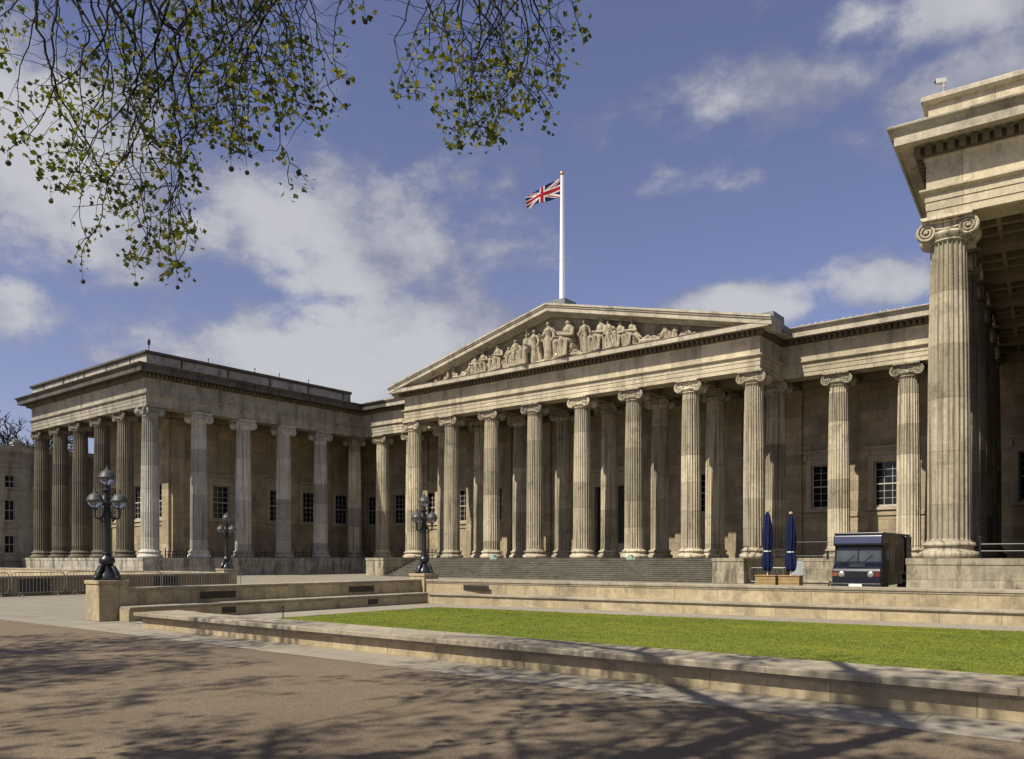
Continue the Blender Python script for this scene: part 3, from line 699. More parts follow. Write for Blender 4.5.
# tympanum sculpture: generic draped stone figures
def capsule(mb, a, b2, r0, r1, n=8):
    a, b2 = Vector(a), Vector(b2); mb.tube([a + (b2 - a) * t_ for t_ in (0, .25, .5, .75, 1)], [r0 + (r1 - r0) * t_ for t_ in (0, .25, .5, .75, 1)], n)
    mb.sphere(a, r0 * 1.02, 8, 6); mb.sphere(b2, r1 * 1.02, 8, 6)
def figure(kind, H, flip, seed):
    rg = random.Random(seed); mb = MB(); f = -1 if flip else 1
    hd = H * .112 if kind == 'stand' else H * .135
    if kind == 'stand':
        hip = .52 * H; sh = .80 * H
        mb.lathe([(.15 * H, 0), (.155 * H, .1 * H), (.125 * H, .35 * H), (.115 * H, .52 * H), (.105 * H, .62 * H), (.125 * H, .76 * H), (.09 * H, .82 * H), (.045 * H, .86 * H)], (0, 0, 0), 14)
        for k in range(9):
            a = math.pi + math.pi * (k + .5) / 9; r = .135 * H
            capsule(mb, (r * 1.05 * math.cos(a), r * math.sin(a), 0.01 * H), (r * .78 * math.cos(a) + rg.uniform(-.03, .03) * H, r * .8 * math.sin(a), (.45 + .1 * rg.random()) * H), .022 * H, .012 * H, 6)
        capsule(mb, (-.13 * H, 0, .78 * H), (-.19 * H, -.05 * H, .60 * H), .045 * H, .038 * H); capsule(mb, (-.19 * H, -.05 * H, .60 * H), (-.10 * H * (1 if rg.random() < .5 else 2.2), -.15 * H, .52 * H + rg.random() * .2 * H), .036 * H, .028 * H)
        capsule(mb, (.13 * H, 0, .78 * H), (.20 * H, -.03 * H, .62 * H), .045 * H, .038 * H); capsule(mb, (.20 * H, -.03 * H, .62 * H), (.20 * H, -.13 * H, .46 * H), .036 * H, .028 * H)
        capsule(mb, (.18 * H, .02 * H, .74 * H), (.24 * H, 0, .05 * H), .04 * H, .07 * H)
        hx, hz = rg.uniform(-.02, .02) * H, .92 * H
        mb.sphere((hx, -.01 * H, hz), (hd * .46, hd * .55, hd * .62), 10, 8); mb.sphere((hx, .02 * H, hz + hd * .25), (hd * .52, hd * .55, hd * .5), 10, 8)
        if seed % 3 == 0: capsule(mb, (-.24 * H, -.08 * H, 0), (-.24 * H, -.08 * H, 1.0 * H), .018 * H, .016 * H, 6)
    elif kind == 'seat':
        mb.box(-.22 * H, -.05 * H, 0, .22 * H, .25 * H, .36 * H)
        mb.sphere((0, .02 * H, .45 * H), (.21 * H, .2 * H, .16 * H)); capsule(mb, (0, .04 * H, .45 * H), (f * -.03 * H, 0, .74 * H), .16 * H, .165 * H, 10); capsule(mb, (f * -.03 * H, 0, .78 * H), (f * -.03 * H, -.02 * H, .88 * H), .06 * H, .055 * H)
        for sx in (-1, 1):
            kx = sx * .13 * H + f * .14 * H
            capsule(mb, (sx * .11 * H, 0, .45 * H), (kx, -.22 * H, .46 * H), .10 * H, .085 * H); capsule(mb, (kx, -.22 * H, .46 * H), (kx + f * .04 * H, -.20 * H, .05 * H), .085 * H, .06 * H)
            ex = sx * .25 * H; capsule(mb, (sx * .17 * H - f * .03 * H, 0, .76 * H), (ex, -.06 * H, .58 * H), .055 * H, .05 * H); capsule(mb, (ex, -.06 * H, .58 * H), (f * .18 * H + sx * .08 * H, -.24 * H, .55 * H + .1 * H * rg.random()), .048 * H, .035 * H)
        for k in range(6):
            x = -.2 * H + .08 * k * H; capsule(mb, (x, -.19 * H, .42 * H), (x * 1.25 + f * .05 * H, -.23 * H, .03 * H), .03 * H, .045 * H, 6)
        mb.sphere((f * -.02 * H, -.03 * H, .95 * H), (hd * .44, hd * .5, hd * .58), 10, 8); mb.sphere((f * -.03 * H, 0, .98 * H), (hd * .5, hd * .5, hd * .5), 10, 8)
    else:   # recline
        L = H * 1.7
        capsule(mb, (f * -.15 * L, .05 * H, .22 * H), (f * -.36 * L, 0, .66 * H), .20 * H, .21 * H, 10); capsule(mb, (f * -.36 * L, 0, .72 * H), (f * -.37 * L, -.02 * H, .82 * H), .08 * H, .07 * H)
        mb.sphere((f * -.37 * L, -.04 * H, .94 * H), (.115 * H, .13 * H, .15 * H), 10, 8)
        capsule(mb, (f * -.12 * L, 0, .2 * H), (f * .16 * L, -.12 * H, .40 * H), .17 * H, .12 * H); capsule(mb, (f * .16 * L, -.12 * H, .40 * H), (f * .40 * L, -.12 * H, .08 * H), .12 * H, .07 * H)
        capsule(mb, (f * -.12 * L, -.1 * H, .16 * H), (f * .20 * L, -.22 * H, .14 * H), .16 * H, .10 * H); capsule(mb, (f * .20 * L, -.22 * H, .14 * H), (f * .5 * L, -.2 * H, .07 * H), .10 * H, .06 * H)
        capsule(mb, (f * -.42 * L, -.02 * H, .62 * H), (f * -.5 * L, -.1 * H, .3 * H), .075 * H, .06 * H); capsule(mb, (f * -.5 * L, -.1 * H, .3 * H), (f * -.44 * L, -.2 * H, .06 * H), .06 * H, .045 * H)
        capsule(mb, (f * -.30 * L, -.08 * H, .62 * H), (f * -.12 * L, -.22 * H, .42 * H), .07 * H, .05 * H)
        for k in range(5): capsule(mb, (f * (-.2 + .09 * k) * L, -.14 * H, .30 * H), (f * (-.16 + .1 * k) * L, -.27 * H, .03 * H), .04 * H, .05 * H, 6)
        mb.box(-.5 * L, -.15 * H, 0, .5 * L, .25 * H, .07 * H)
    kx = .80 if kind == 'stand' else .92
    mb.v = [(x * kx, y * 1.15, z) for x, y, z in mb.v]
    return mb
YS = FC - .42
FIG = [(428, 'recline', .4, 0), (437, 'recline', .55, 1), (446, 'recline', .75, 1), (456, 'recline', 1.05, 0), (465.5, 'recline', 1.15, 1), (476, 'seat', 1.75, 0), (484.5, 'seat', 2.0, 1), (492.5, 'recline', 1.1, 0), (499.5, 'seat', 2.3, 1), (509, 'seat', 1.9, 0), (517, 'seat', 2.45, 0), (527, 'seat', 2.75, 0), (535, 'stand', 3.1, 0),
       (549, 'stand', 3.55, 0), (568.5, 'seat', 3.15, 1), (578, 'recline', 1.15, 1), (586.5, 'stand', 3.0, 1), (601, 'seat', 2.65, 1), (612, 'seat', 2.55, 0), (620, 'seat', 2.1, 1), (632, 'seat', 2.05, 1), (645, 'recline', 1.3, 0), (657, 'recline', 1.05, 1), (667, 'seat', 1.05, 0), (675, 'seat', .95, 1), (684, 'recline', .7, 1), (693, 'recline', .5, 0)]
for i, (px, kind, H, fl_) in enumerate(FIG):
    x = on_Y(px, YS)
    room = ztop(x - XC) - .95 - (ZK + .02)
    H = min(H, max(.35, room * .98))
    o = figure(kind, H, fl_, i + 3).build('statue', M['sculpt'], museum); o.location = Vector((x, YS + .06, ZK + .05)) + OFF; rgf = random.Random(i * 7 + 1); o.rotation_euler = (0, R(rgf.uniform(-5, 5)) if kind == 'stand' else R(rgf.uniform(-8, 8)), R(rgf.uniform(-28, 28)))
    rm = o.modifiers.new('remesh', 'REMESH'); rm.mode = 'VOXEL'; rm.voxel_size = max(.014, H * .0105); rm.use_smooth_shade = True
    sm = o.modifiers.new('smooth', 'SMOOTH'); sm.iterations = 1
mb = MB(); rg = random.Random(4)
xs_ = np.linspace(XC - 15.5, XC + 15.5, 120)
for i_ in range(119):
    a_, b_ = xs_[i_], xs_[i_ + 1]
    hz = lambda q: (.10 + .22 * max(0, 1 - abs(q - XC) / 15)) * (1 + .6 * mnoise.noise((q * 1.3, 2, 0)))
    mb.face([(a_, YS - .38, ZK), (b_, YS - .38, ZK), (b_, YS - .20, ZK + hz(b_)), (a_, YS - .20, ZK + hz(a_))]); mb.face([(a_, YS - .20, ZK + hz(a_)), (b_, YS - .20, ZK + hz(b_)), (b_, FC + .11, ZK + hz(b_) + .2), (a_, FC + .11, ZK + hz(a_) + .2)])
P(mb, 'rocky_base', M['sculpt'])
mb = MB(); x = on_Y(557, YS - .3); mb.sphere((x, YS - .35, ZK + .32), .26, 14, 10); mb.lathe([(.2, ZK), (.22, ZK + .06), (.1, ZK + .1)], (x, YS - .35, 0), 12)
P(mb, 'gilded_ornament', M['brass'], 40)

# walls behind the colonnades ---------------------------------------------------------
XWL = -76.2; YWB = 66.8; XWR = -1.9; YWS = 41.8; XWW = -90.3
def wall_run(a, b2, normal, openings, z0=ZS - .01, z1=18.6, depth=.45):
    """vertical wall from a to b2 (2-D) with window openings (s0, s1, z0, z1)"""
    a, b2 = Vector(a), Vector(b2); d = (b2 - a); L = d.length; d.normalize(); n = Vector(normal)
    mb = MB(); ss = sorted({0, L, *[o[0] for o in openings], *[o[1] for o in openings]}); zs = sorted({z0, z1, *[o[2] for o in openings], *[o[3] for o in openings]})
    pt = lambda s_, z, dd=0: (a.x + d.x * s_ - n.x * dd, a.y + d.y * s_ - n.y * dd, z)
    for i in range(len(ss) - 1):
        for j in range(len(zs) - 1):
            sm, zm = (ss[i] + ss[i + 1]) / 2, (zs[j] + zs[j + 1]) / 2
            if any(o[0] < sm < o[1] and o[2] < zm < o[3] for o in openings): continue
            mb.face([pt(ss[i], zs[j]), pt(ss[i + 1], zs[j]), pt(ss[i + 1], zs[j + 1]), pt(ss[i], zs[j + 1])])
    for o in openings:
        c = [(o[0], o[2]), (o[1], o[2]), (o[1], o[3]), (o[0], o[3])]
        for k in range(4): p, q = c[k], c[(k + 1) % 4]; mb.face([pt(*p), pt(*q), pt(*q, depth), pt(*p, depth)])
    w_ = P(mb, 'wall', M['wall'])
    # base course and string course, frieze band
    tr = MB(); rr = lambda s0, s1, zz0, zz1, pr: tr_box(tr, a, d, n, s0, s1, zz0, zz1, pr)
    rr(0, L, ZS, ZS + .55, .10)
    if openings:
        zst = openings[0][2] - .62 if openings[0][2] > 3 else 5.1
        dz = [o for o in openings if o[2] < 3]
        cuts = [0] + [v for o in dz for v in (o[0] - .9, o[1] + .9)] + [L]
        for k in range(0, len(cuts), 2): rr(cuts[k], cuts[k + 1], 5.02, 5.30, .09)
    rr(0, L, 14.9, 15.44, .10)
    P(tr, 'wall_moulding', M['wall'])
    return a, d, n
def tr_box(mb, a, d, n, s0, s1, z0, z1, pr, back=0.0):
    q = [a + d * s0 - n * back, a + d * s1 - n * back, a + d * s1 + n * pr, a + d * s0 + n * pr]
    base = len(mb.v); mb.v += [(p.x, p.y, z0) for p in q] + [(p.x, p.y, z1) for p in q]
    for f in ((3, 2, 1, 0), (4, 5, 6, 7), (0, 1, 5, 4), (1, 2, 6, 5), (2, 3, 7, 6), (3, 0, 4, 7)): mb.f.append(tuple(base + j for j in f)); mb.mi.append(0)
def window(a, d, n, s0, s1, z0, z1):
    mb = MB(); t_ = lambda *k, **kw: tr_box(mb, a, d, n, *k, **kw)
    t_(s0 - .42, s0 + .002, z0 - .05, z1 + .42, .12); t_(s1 - .002, s1 + .42, z0 - .05, z1 + .42, .121); t_(s0, s1, z1 - .002, z1 + .42, .122)
    t_(s0 - .44, s1 + .44, z1 + .45, z1 + .80, .08); t_(s0 - .55, s1 + .55, z1 + .80, z1 + .95, .22); t_(s0 - .66, s1 + .66, z1 + .95, z1 + 1.12, .42)
    t_(s0 - .50, s1 + .50, z0 - .27, z0 - .055, .20)
    for q in (s0 - .60, s1 + .30): t_(q + .02, q + .26, z1 + .32, z1 + .797, .20)
    root = P(mb, 'window', M['surround'])
    fr = MB(); t2 = lambda *k, **kw: tr_box(fr, a, d, n, *k, **kw)
    for q0, q1 in ((s0, s0 + .10), (s1 - .10, s1)): t2(q0, q1, z0, z1, -.20, back=.32)
    zm = (z0 + z1) / 2
    for q0, q1 in ((z0, z0 + .14), (z1 - .10, z1), (zm - .05, zm + .05)): t2(s0 + .1, s1 - .1, q0, q1, -.201, back=.32)
    w3 = (s1 - s0 - .2) / 3
    for k in (1, 2): t2(s0 + .1 + w3 * k - .017, s0 + .1 + w3 * k + .017, z0 + .1, z1 - .1, -.22, back=.30)
    h6 = (z1 - z0 - .2) / 6
    for k in (1, 2, 4, 5): t2(s0 + .1, s1 - .1, z0 + .1 + h6 * k - .015, z0 + .1 + h6 * k + .015, -.222, back=.30)
    f_ = fr.build('frame', M['sash'], root)
    pn = MB(); tr_box(pn, a, d, n, s0 + .02, s1 - .02, z0 + .02, z1 - .02, -.262, back=.29); pn.build('pane', M['pane'], root)
    return root
WZ0, WZ1 = 5.72, 9.25
def openings_at(centres, half=1.0): return [(c - half, c + half, WZ0, WZ1) for c in centres]
# back wall (south facing, Y = YWB), s measured from X = XWL
xs = [-74.6, -69.9, -65.0, -60.1, -55.2, -50.2, XC + 9.4, XC + 14.4, -20.7, -15.9, -11.1, -6.3]
ops = openings_at([x - XWL for x in xs]) + [(XC - 1.7 - XWL, XC + 1.7 - XWL, ZS, 8.6)]
A, D, N_ = wall_run((XWL, YWB), (XWR, YWB), (0, -1), ops)
for o in ops[:-1]: window(A, D, N_, *o)
dr = ops[-1]; mb = MB()
for q0, q1 in ((dr[0] - .7, dr[0] + .003), (dr[1] - .003, dr[1] + .7)): tr_box(mb, A, D, N_, q0, q1, ZS, 9.3, .18)
tr_box(mb, A, D, N_, dr[0], dr[1], 8.6, 9.3, .181); tr_box(mb, A, D, N_, dr[0] - .9, dr[1] + .9, 9.3, 10.0, .15); tr_box(mb, A, D, N_, dr[0] - 1.15, dr[1] + 1.15, 10.0, 10.35, .6)
ds = P(mb, 'door_surround', M['surround'])
mb = MB(); tr_box(mb, A, D, N_, dr[0], dr[1], ZS, 8.6, -.38, back=.5)
for k in range(2):
    for j in range(4): s_ = dr[0] + .2 + k * 1.65; z_ = ZS + .3 + j * 1.6; tr_box(mb, A, D, N_, s_, s_ + 1.35, z_, z_ + 1.3, -.33, back=.39)
P(mb, 'door', M['door'])
# left wing walls (east facing and south facing)
ys = [47.3, 54.2, 58.6, 63.3]
ops = openings_at([y - YWS for y in ys]); A, D, N_ = wall_run((XWL, YWS), (XWL, YWB), (1, 0), ops)
for o in ops: window(A, D, N_, *o)
xs = [-87.6, -83.0, -78.6]
ops = openings_at([x - XWW for x in xs], .95); A, D, N_ = wall_run((XWW, YWS), (XWL, YWS), (0, -1), ops)
for o in ops: window(A, D, N_, *o)
wall_run((XWW, 95), (XWW, YWS), (-1, 0), [])
# right wing
A, D, N_ = wall_run((XWR, YWB), (XWR, 41.5), (-1, 0), openings_at([4, 9, 14, 19])); [window(A, D, N_, *o) for o in openings_at([4, 9, 14, 19])]
wall_run((XWR, 41.5), (30, 41.5), (0, -1), [])
# pilasters opposite the columns
def pilaster(x, y, n, w_=1.25, pr=.28):
    d = Vector((1, 0)) if abs(n[1]) else Vector((0, 1)); a = Vector((x, y)); mb = MB()
    tr_box(mb, a, d, Vector(n), -w_ / 2, w_ / 2, ZS + .7, 14.2, pr); tr_box(mb, a, d, Vector(n), -w_ / 2 - .10, w_ / 2 + .10, ZS, ZS + .45, pr + .12); tr_box(mb, a, d, Vector(n), -w_ / 2 - .05, w_ / 2 + .05, ZS + .45, ZS + .70, pr + .06)
    tr_box(mb, a, d, Vector(n), -w_ / 2 - .06, w_ / 2 + .06, 14.2, 14.5, pr + .06); tr_box(mb, a, d, Vector(n), -w_ / 2 - .14, w_ / 2 + .14, 14.5, 15.46, pr + .13)
    P(mb, 'pilaster', M['wall'])
for i in (0, 1, 2, 5, 6, 7): pilaster(X0 + i * SP, YWB, (0, -1))
pilaster(X0 - SR * 1.5, YWB, (0, -1))
for y in (42.45, 49.7, 55.9, 60.9): pilaster(XWL, y, (1, 0))
for x in (-76.85, -81.0, -85.4, -89.6): pilaster(x, YWS, (0, -1))

# ceilings, beams, roof
zc = ZA + .62
for bx in ((WEST + 1.4, FS + 1.4, XWL + .4, YWS + .4), (WEST + 1.4, YWS + .4, XWW + .3, 95), (XWL - .3, FS + 1.4, FE - 1.4, FR + 1.2), (XWL - .3, FR + 1.2, XWR + .3, YWB + .3), (CW + 1.4, FC + 1.4, CE - 1.4, FR + 1.3)):
    P(MB().box(bx[0], bx[1], zc, bx[2], bx[3], zc + .3), 'ceiling', M['ceil'])
P(MB().prism([rr2(RE + 1.3, RS + 1.3), rr2(31, RS + 1.3), (31, 45), (XWR + .3, 45), (XWR + .3, FR + 1.15), (RT_[0] + 1.3, FR + 1.15)], 2, zc + .01, zc + .3), 'ceiling', M['ceil'])
zb = ZA + .06
def beam(*k, mtx=None): P(MB().box(*k, 0, mtx), 'ceiling_beam', M['ceil'])
for i in range(8):
    x = X0 + i * SP; beam(x - .55, YR + .7, zb, x + .55, YWB + .1, zc + .05)
    if 0 < i < 7: beam(x - .55, FC + 1.43, zb, x + .55, FR + .01, zc + .05)
beam(CW + 1.45, FR, ZA, CE - 1.45, FR + 1.44, zc + .04)
for k in (1, 2, 3):
    for x in (X7 + SR * k, X0 - SR * k): beam(x - .5, YR + .7, zb, x + .5, YWB + .1, zc + .05)
for i in range(0, 6):
    y = YL + SWE * i; beam(XWL - .1, y - .5, zb, FE - 1.43, y + .5, zc + .05)
    y = YRT + SWE * i; beam(RE + 1.43, y - .5, zb, XWR + .1 + i * .39, y + .5, zc + .05, mtx=RM)
for j in range(1, 6): x = XL - SWS * j; beam(x - .5, FS + 1.43, zb, x + .5, YWS + .1, zc + .05)
for i in range(0, 6):           # small coffer ribs in the right wing gallery
    mb = MB()
    for k in range(1, 4):
        y = YRT + SWE * i + k * SWE / 4; mb.box(RE + 1.43, y - .10, zb + .25, XWR + .1, y + .10, zc + .04, 0, RM)
    for k in range(1, 4): x = RE + 1.43 + k * .95; mb.box(x - .09, YRT + SWE * i + .5, zb + .27, x + .09, YRT + SWE * (i + 1) - .5, zc + .045, 0, RM)
    P(mb, 'ceiling_coffer', M['ceil'])
mb = MB()
zr = ZK - .10
for bx in ((WEST + .7, FS + .7, FE - .7, 95), (FE - .7, FR + .7, RT_[0], 90), (CW + .8, FC + .9, CE - .8, FR + .8)): mb.box(bx[0], bx[1], zr - .2, bx[2], bx[3], zr)
mb.prism([rr2(RE + .7, RS + .7), rr2(31, RS + .7), (31, 95), (RT_[0] - .01, 95), (RT_[0] - .01, FR + .7)], 2, zr - .21, zr - .005)
P(mb, 'roof', M['lead'])
mb = MB()                        # low sloping lead roofs behind the recessed cornices
for xa, xb in ((FE + .3, CW - .2), (CE + 1.4, RT_[0] - 1.5)):
    mb.prism([(FR - .9, ZT - .02), (FR + 7, ZT + 1.3), (FR + 7, ZT - .4), (FR - .9, ZT - .3)], 0, xa, xb)
P(mb, 'roof', M['lead'])
AFX = MB().lathe([(.10, 0), (.12, .06), (.10, .14), (.05, .20)], n=8).mesh('antefix', M['ent_grey'], 40)
def antefix(x): o = bpy.data.objects.new('antefix', AFX); COL.objects.link(o); o.parent = museum; o.location = Vector((x, FR - .95, ZT - .01)) + OFF
x = CE + 1.9            # antefixes along the recessed gutter
while x < RE - 6: antefix(x); x += .5
x = FE + 1.9
while x < CW - 1.5: antefix(x); x += .55
# small things along the left wing's parapet
zp = ZT + 1.40
mb = MB().tube([(0, 0, 0), (0, 0, .75)], .05, 6).sphere((0, 0, .75), .13, 8, 6).lathe([(.14, .85), (.16, .95), (.10, 1.05), (.12, 1.1), (.04, 1.2)], n=8)
o = mb.build('roof_finial', M['iron'], museum); o.location = Vector((FE - .5, FS + .5, zp)) + OFF
for px in (209, 255.5, 280, 309):
    y = on_X(px, FE - .2); o = MB().tube([(0, 0, 0), (0, 0, .42)], .035, 5).lathe([(.06, .38), (.06, .5)], n=6).build('roof_post', M['iron'], museum); o.location = Vector((FE - .3, y, zp)) + OFF

# flagpole and flag -------------------------------------------------------------------
fp = empty('flagpole', (XC, 58.6, APX - .1))
MB().lathe([(.24, .2), (.21, 3), (.17, 7), (.12, 11.75), (.11, 12.0)], n=14).build('pole', M['white'], fp, 40)
MB().lathe([(.05, 11.98), (.17, 12.05), (.19, 12.16), (.14, 12.26), (.05, 12.32)], n=12).build('finial', M['brass'], fp, 50)
MB().box(-.5, -.5, -.35, .5, .5, .22).build('base', M['lead'], fp)
MB().tube([(.28, 0, .6), (.2, 0, 11.9)], .012, 4).build('halyard', M['white'], fp)
tag(fp, 'tall white flagpole rising from the roof behind the pediment apex', 'flagpole')
def flag():
    nx, nz = 90, 46; L, Hh = 3.2, 1.65; me = MB()
    def pos(i, j):
        u = i / nx; v = j / nz
        x = -.93 * L * u; dy = -.35 * L * u + .22 * math.sin(u * 8.5 + v * 1.2) * u ** .6
        z = -Hh * (1 - v) * (1 - .20 * u) - 1.15 * u ** 1.1 + .10 * math.sin(u * 9 + 1.0) * u + .2*u*(1-v)
        return (x, dy, z)
    me.v = [pos(i, j) for j in range(nz + 1) for i in range(nx + 1)]
    def colour(u, v):       # u along fly 0..2, v 0..1 ; union flag
        x, y = u * 60, v * 30
        if abs(x - 30) < 3 or abs(y - 15) < 3: return 1
        if abs(x - 30) < 5 or abs(y - 15) < 5: return 2
        for sgn in (1, -1):
            dd = ((y - 15) - sgn * (x - 30) * .5) / math.sqrt(1.25)
            if abs(dd) < 3:
                side = (x < 30) if sgn == 1 else (x < 30)
                if (sgn == 1 and ((x < 30 and -2 < dd < 0) or (x > 30 and 0 < dd < 2))) or (sgn == -1 and ((x < 30 and -2 < dd < 0) or (x > 30 and 0 < dd < 2))): return 1
                return 2
        return 0
    for j in range(nz):
        for i in range(nx):
            a = j * (nx + 1) + i; me.f.append((a, a + 1, a + nx + 2, a + nx + 1)); me.mi.append(colour((i + .5) / nx, (j + .5) / nz))
    o = me.build('flag', [M['flagblue'], M['flagred'], M['flagwhite']], None, 60, (XC - .18, 58.6, APX - .1 + 11.75))
    so = o.modifiers.new('thickness', 'SOLIDIFY'); so.thickness = .012
    tag(o, 'red, white and blue union flag blowing to the left at the top of the pole', 'flag')
flag()

# security camera on the right wing parapet
g = Vector((RE + .62, RS + .25, ZT + 1.40)); sc = empty('security_camera', g)
MB().lathe([(.12, 0), (.10, .06), (.05, .10), (.05, .42), (.08, .46), (.08, .5)], n=10).build('bracket', M['cctv'], sc, 40)
q = MB(); q.tube([(0, 0, .48), (-.02, -.02, .66), (-.10, -.05, .80)], .10, 8); q.box(-.42, -.13, .70, .12, .10, .96); q.build('housing', M['cctv'], sc, None, None, R(30), .03)
MB().lathe([(.075, 0), (.075, .05)], (-.415, -.015, .82), 10, rot=Matrix.Rotation(R(-90), 3, 'Y')).build('lens', M['iron'], sc, None, None, R(30))
sc.scale = (.75, .75, .75)
tag(sc, 'white security camera on a bracket on top of the right wing parapet', 'security camera')

# railings between plinth columns ------------------------------------------------------
def railing(a, b2, z, label, h=1.0, rails=(.28, .55), posts=2, pickets=0, grp='iron railings between the columns'):
    a, b2 = Vector((*a, z)), Vector((*b2, z)); d = b2 - a; L = d.length; ang = math.atan2(d.y, d.x); mb = MB(); root = empty('railing', a, ang)
    for r_ in rails: mb.tube([(0, 0, r_), (L, 0, r_)], .03, 6)
    mb.build('rail', M['iron'], root)
    for k in range(posts):
        x = L * k / (posts - 1); MB().tube([(x, 0, 0), (x, 0, h * .78)], .045, 6).sphere((x, 0, h * .82), .07, 8, 6).build('post', M['iron'], root)
    if pickets:
        pk = MB()
        for k in range(pickets): x = L * (k + .5) / pickets; pk.tube([(x, 0, .06), (x, 0, h)], .014, 5)
        pk.build('pickets', M['iron'], root)
    tag(root, label, 'railing', grp); return root
names = ['first', 'second', 'third', 'fourth', 'fifth']
for i in range(5):
    railing((XL + .2, YL + SWE * i + 1.35), (XL + .2, YL + SWE * (i + 1) - 1.35), ZS, 'low iron railing on the left wing plinth facing the court, %s from the outer corner' % names[i], posts=3)
    railing((XL - SWS * (i + 1) + 1.35, YL - .2), (XL - SWS * i - 1.35, YL - .2), ZS, 'low iron railing on the sooty front of the left wing, %s from the outer corner' % names[i], posts=2)
railing(rr2(XR + 1.15, YRT - .6), rr2(XR + SWS - 1.15, YRT - .6), ZS, 'low iron railing on the front of the right wing beside its corner column', posts=2)
for i in range(5): railing(rr2(XR - .2, YRT + SWE * i + 1.2), rr2(XR - .2, YRT + SWE * (i + 1) - 1.2), ZS, 'low iron railing along the court side of the right wing, %s from the corner column' % names[i], posts=2)
railing((X0 - SR + 1.4, YR), (X0 - 1.4, YR), ZS, 'iron railing at the left end of the portico beside the steps', posts=3)
railing((X0 + 1.6, FC + .2), (X0 + SP - 1.5, FC + .2), ZS, 'short iron railing with four posts at the top of the steps on the left', posts=4)
railing((X7 + 1.5, FR + .3), (X7 + SR - .2, FR + .3), ZS, 'picketed iron railing above the plinth between the portico and the van', posts=2, pickets=14, h=1.45, rails=(.15, 1.2))
hr = empty('handrail', (SX1 + .25, SYB + 3.2, ZS - .1))
MB().tube([(0, 0, .15), (0, 1.6, .95), (0, 2.6, .95)], .035, 6).tube([(.0, 2.6, .95), (0, 2.6, 0.12)], .035, 6).tube([(0, .6, .45), (0, .6, .08)], .03, 6).tube([(1.2, .2, .1), (1.2, 1.7, .95), (1.2, 2.6, .95), (1.2, 2.6, .12)], .035, 6).tube([(0, 2.6, .95), (1.2, 2.6, .95)], .03, 6).build('rail', M['iron'], hr)
tag(hr, 'black tubular handrail on the block at the right end of the steps', 'handrail')
for px, nm in ((490.5, 'left'), (628, 'right')):
    x = on_Y(px, SYT - .8); mb = MB(); mb.box(-.32, -.2, .0, .24, .2, .28).box(-.22, -.16, .28, .10, .16, .42); mb.box(.24, -.16, 0, .46, .16, .18)
    tag(mb.build('ground_box', M['mint'], None, None, (x, SYT - .35, ZS - .16), 0, .03), 'small pale green box on the top step, nearer the %s of the steps' % ('left end' if nm == 'left' else 'middle'), 'box', 'pale green boxes on the steps')

# crowd barriers ------------------------------------------------------------------------
def barrier(x, y, ang, label, L=2.15, first=[None]):
    if first[0] is None:
        root = empty('crowd_barrier')
        fr = MB(); fr.tube([(.08, 0, .20), (.03, 0, .26), (.0, 0, .4), (0, 0, .98), (.05, 0, 1.06), (.12, 0, 1.09), (L - .12, 0, 1.09), (L - .05, 0, 1.06), (L, 0, .98), (L, 0, .4), (L - .03, 0, .26), (L - .08, 0, .20), (.08, 0, .20)], .021, 6); fr.build('frame', M['steel'], root, 50)
        bars = MB()
        for k in range(1, 15): bars.tube([(L * k / 15, 0, .2), (L * k / 15, 0, 1.09)], .008, 4)
        bars.build('bars', M['steel'], root)
        for q in (.35, L - .35): MB().tube([(q, -.32, .02), (q, -.28, .06), (q, 0, .22), (q, .28, .06), (q, .32, .02)], .02, 5).build('foot', M['steel'], root)
        first[0] = root
    else: root = copy_tree(first[0])
    root.location = (x, y, 0); root.rotation_euler.z = ang
    tag(root, label, 'crowd barrier', 'steel crowd barriers'); return root
y = on_X(16, -38.9) - 2.45
words = ['at the far left edge of the photo', 'in front of the dark vent at far left', 'second left of the nearest lamp pedestal', 'just left of the nearest lamp post', 'just right of the nearest lamp post', 'in front of the second dark vent', 'nearest to the distant lamp pedestal']
for k in range(6):
    if y > 24: break
    barrier(-38.9, y, R(90) + R(random.uniform(-2, 2)), 'steel crowd barrier before the brown wall, ' + words[k]); y += 2.28
for px, yy, lab in ((750, 50.6, 'steel crowd barrier beside the right block of the steps'), (772, 51.4, 'steel crowd barrier behind the closed blue parasols')):
    barrier(on_Y(px, yy), yy, R(4), lab)

# van -----------------------------------------------------------------------------------
van = empty('step_van', (-10.35, 37.9, 0))
prof = [(.10, .48), (.0, .62), (.0, 1.14), (.04, 1.24), (.34, 1.50), (.46, 2.24), (.24, 2.28), (.20, 2.36), (.30, 2.74), (.44, 2.82), (5.30, 2.84), (5.40, 2.74), (5.40, .50)]
MB().prism(prof, 0, -1.05, 1.05).build('body', M['navy'], van, None, None, 0, .05)
def pl(y0, z0, y1, z1, x0, x1, out, th=.02):
    """panel lying on the sloping front between (y0,z0) and (y1,z1)"""
    d = Vector((0, y1 - y0, z1 - z0)).normalized(); nn = Vector((0, -d.z, d.y)); mb = MB()
    q = [Vector((x0, y0, z0)), Vector((x1, y0, z0)), Vector((x1, y1, z1)), Vector((x0, y1, z1))]; a_ = [p + nn * out for p in q]; b_ = [p + nn * (out - th) for p in q]
    base = len(mb.v); mb.v += [tuple(p) for p in b_ + a_]
    for f in ((3, 2, 1, 0), (4, 5, 6, 7), (0, 1, 5, 4), (1, 2, 6, 5), (2, 3, 7, 6), (3, 0, 4, 7)): mb.f.append(tuple(base + j for j in f)); mb.mi.append(0)
    return mb
for a_, b_ in ((-.96, -.03), (.03, .96)): pl(.352, 1.565, .450, 2.19, a_, b_, .012).build('windscreen', M['wind'], van)
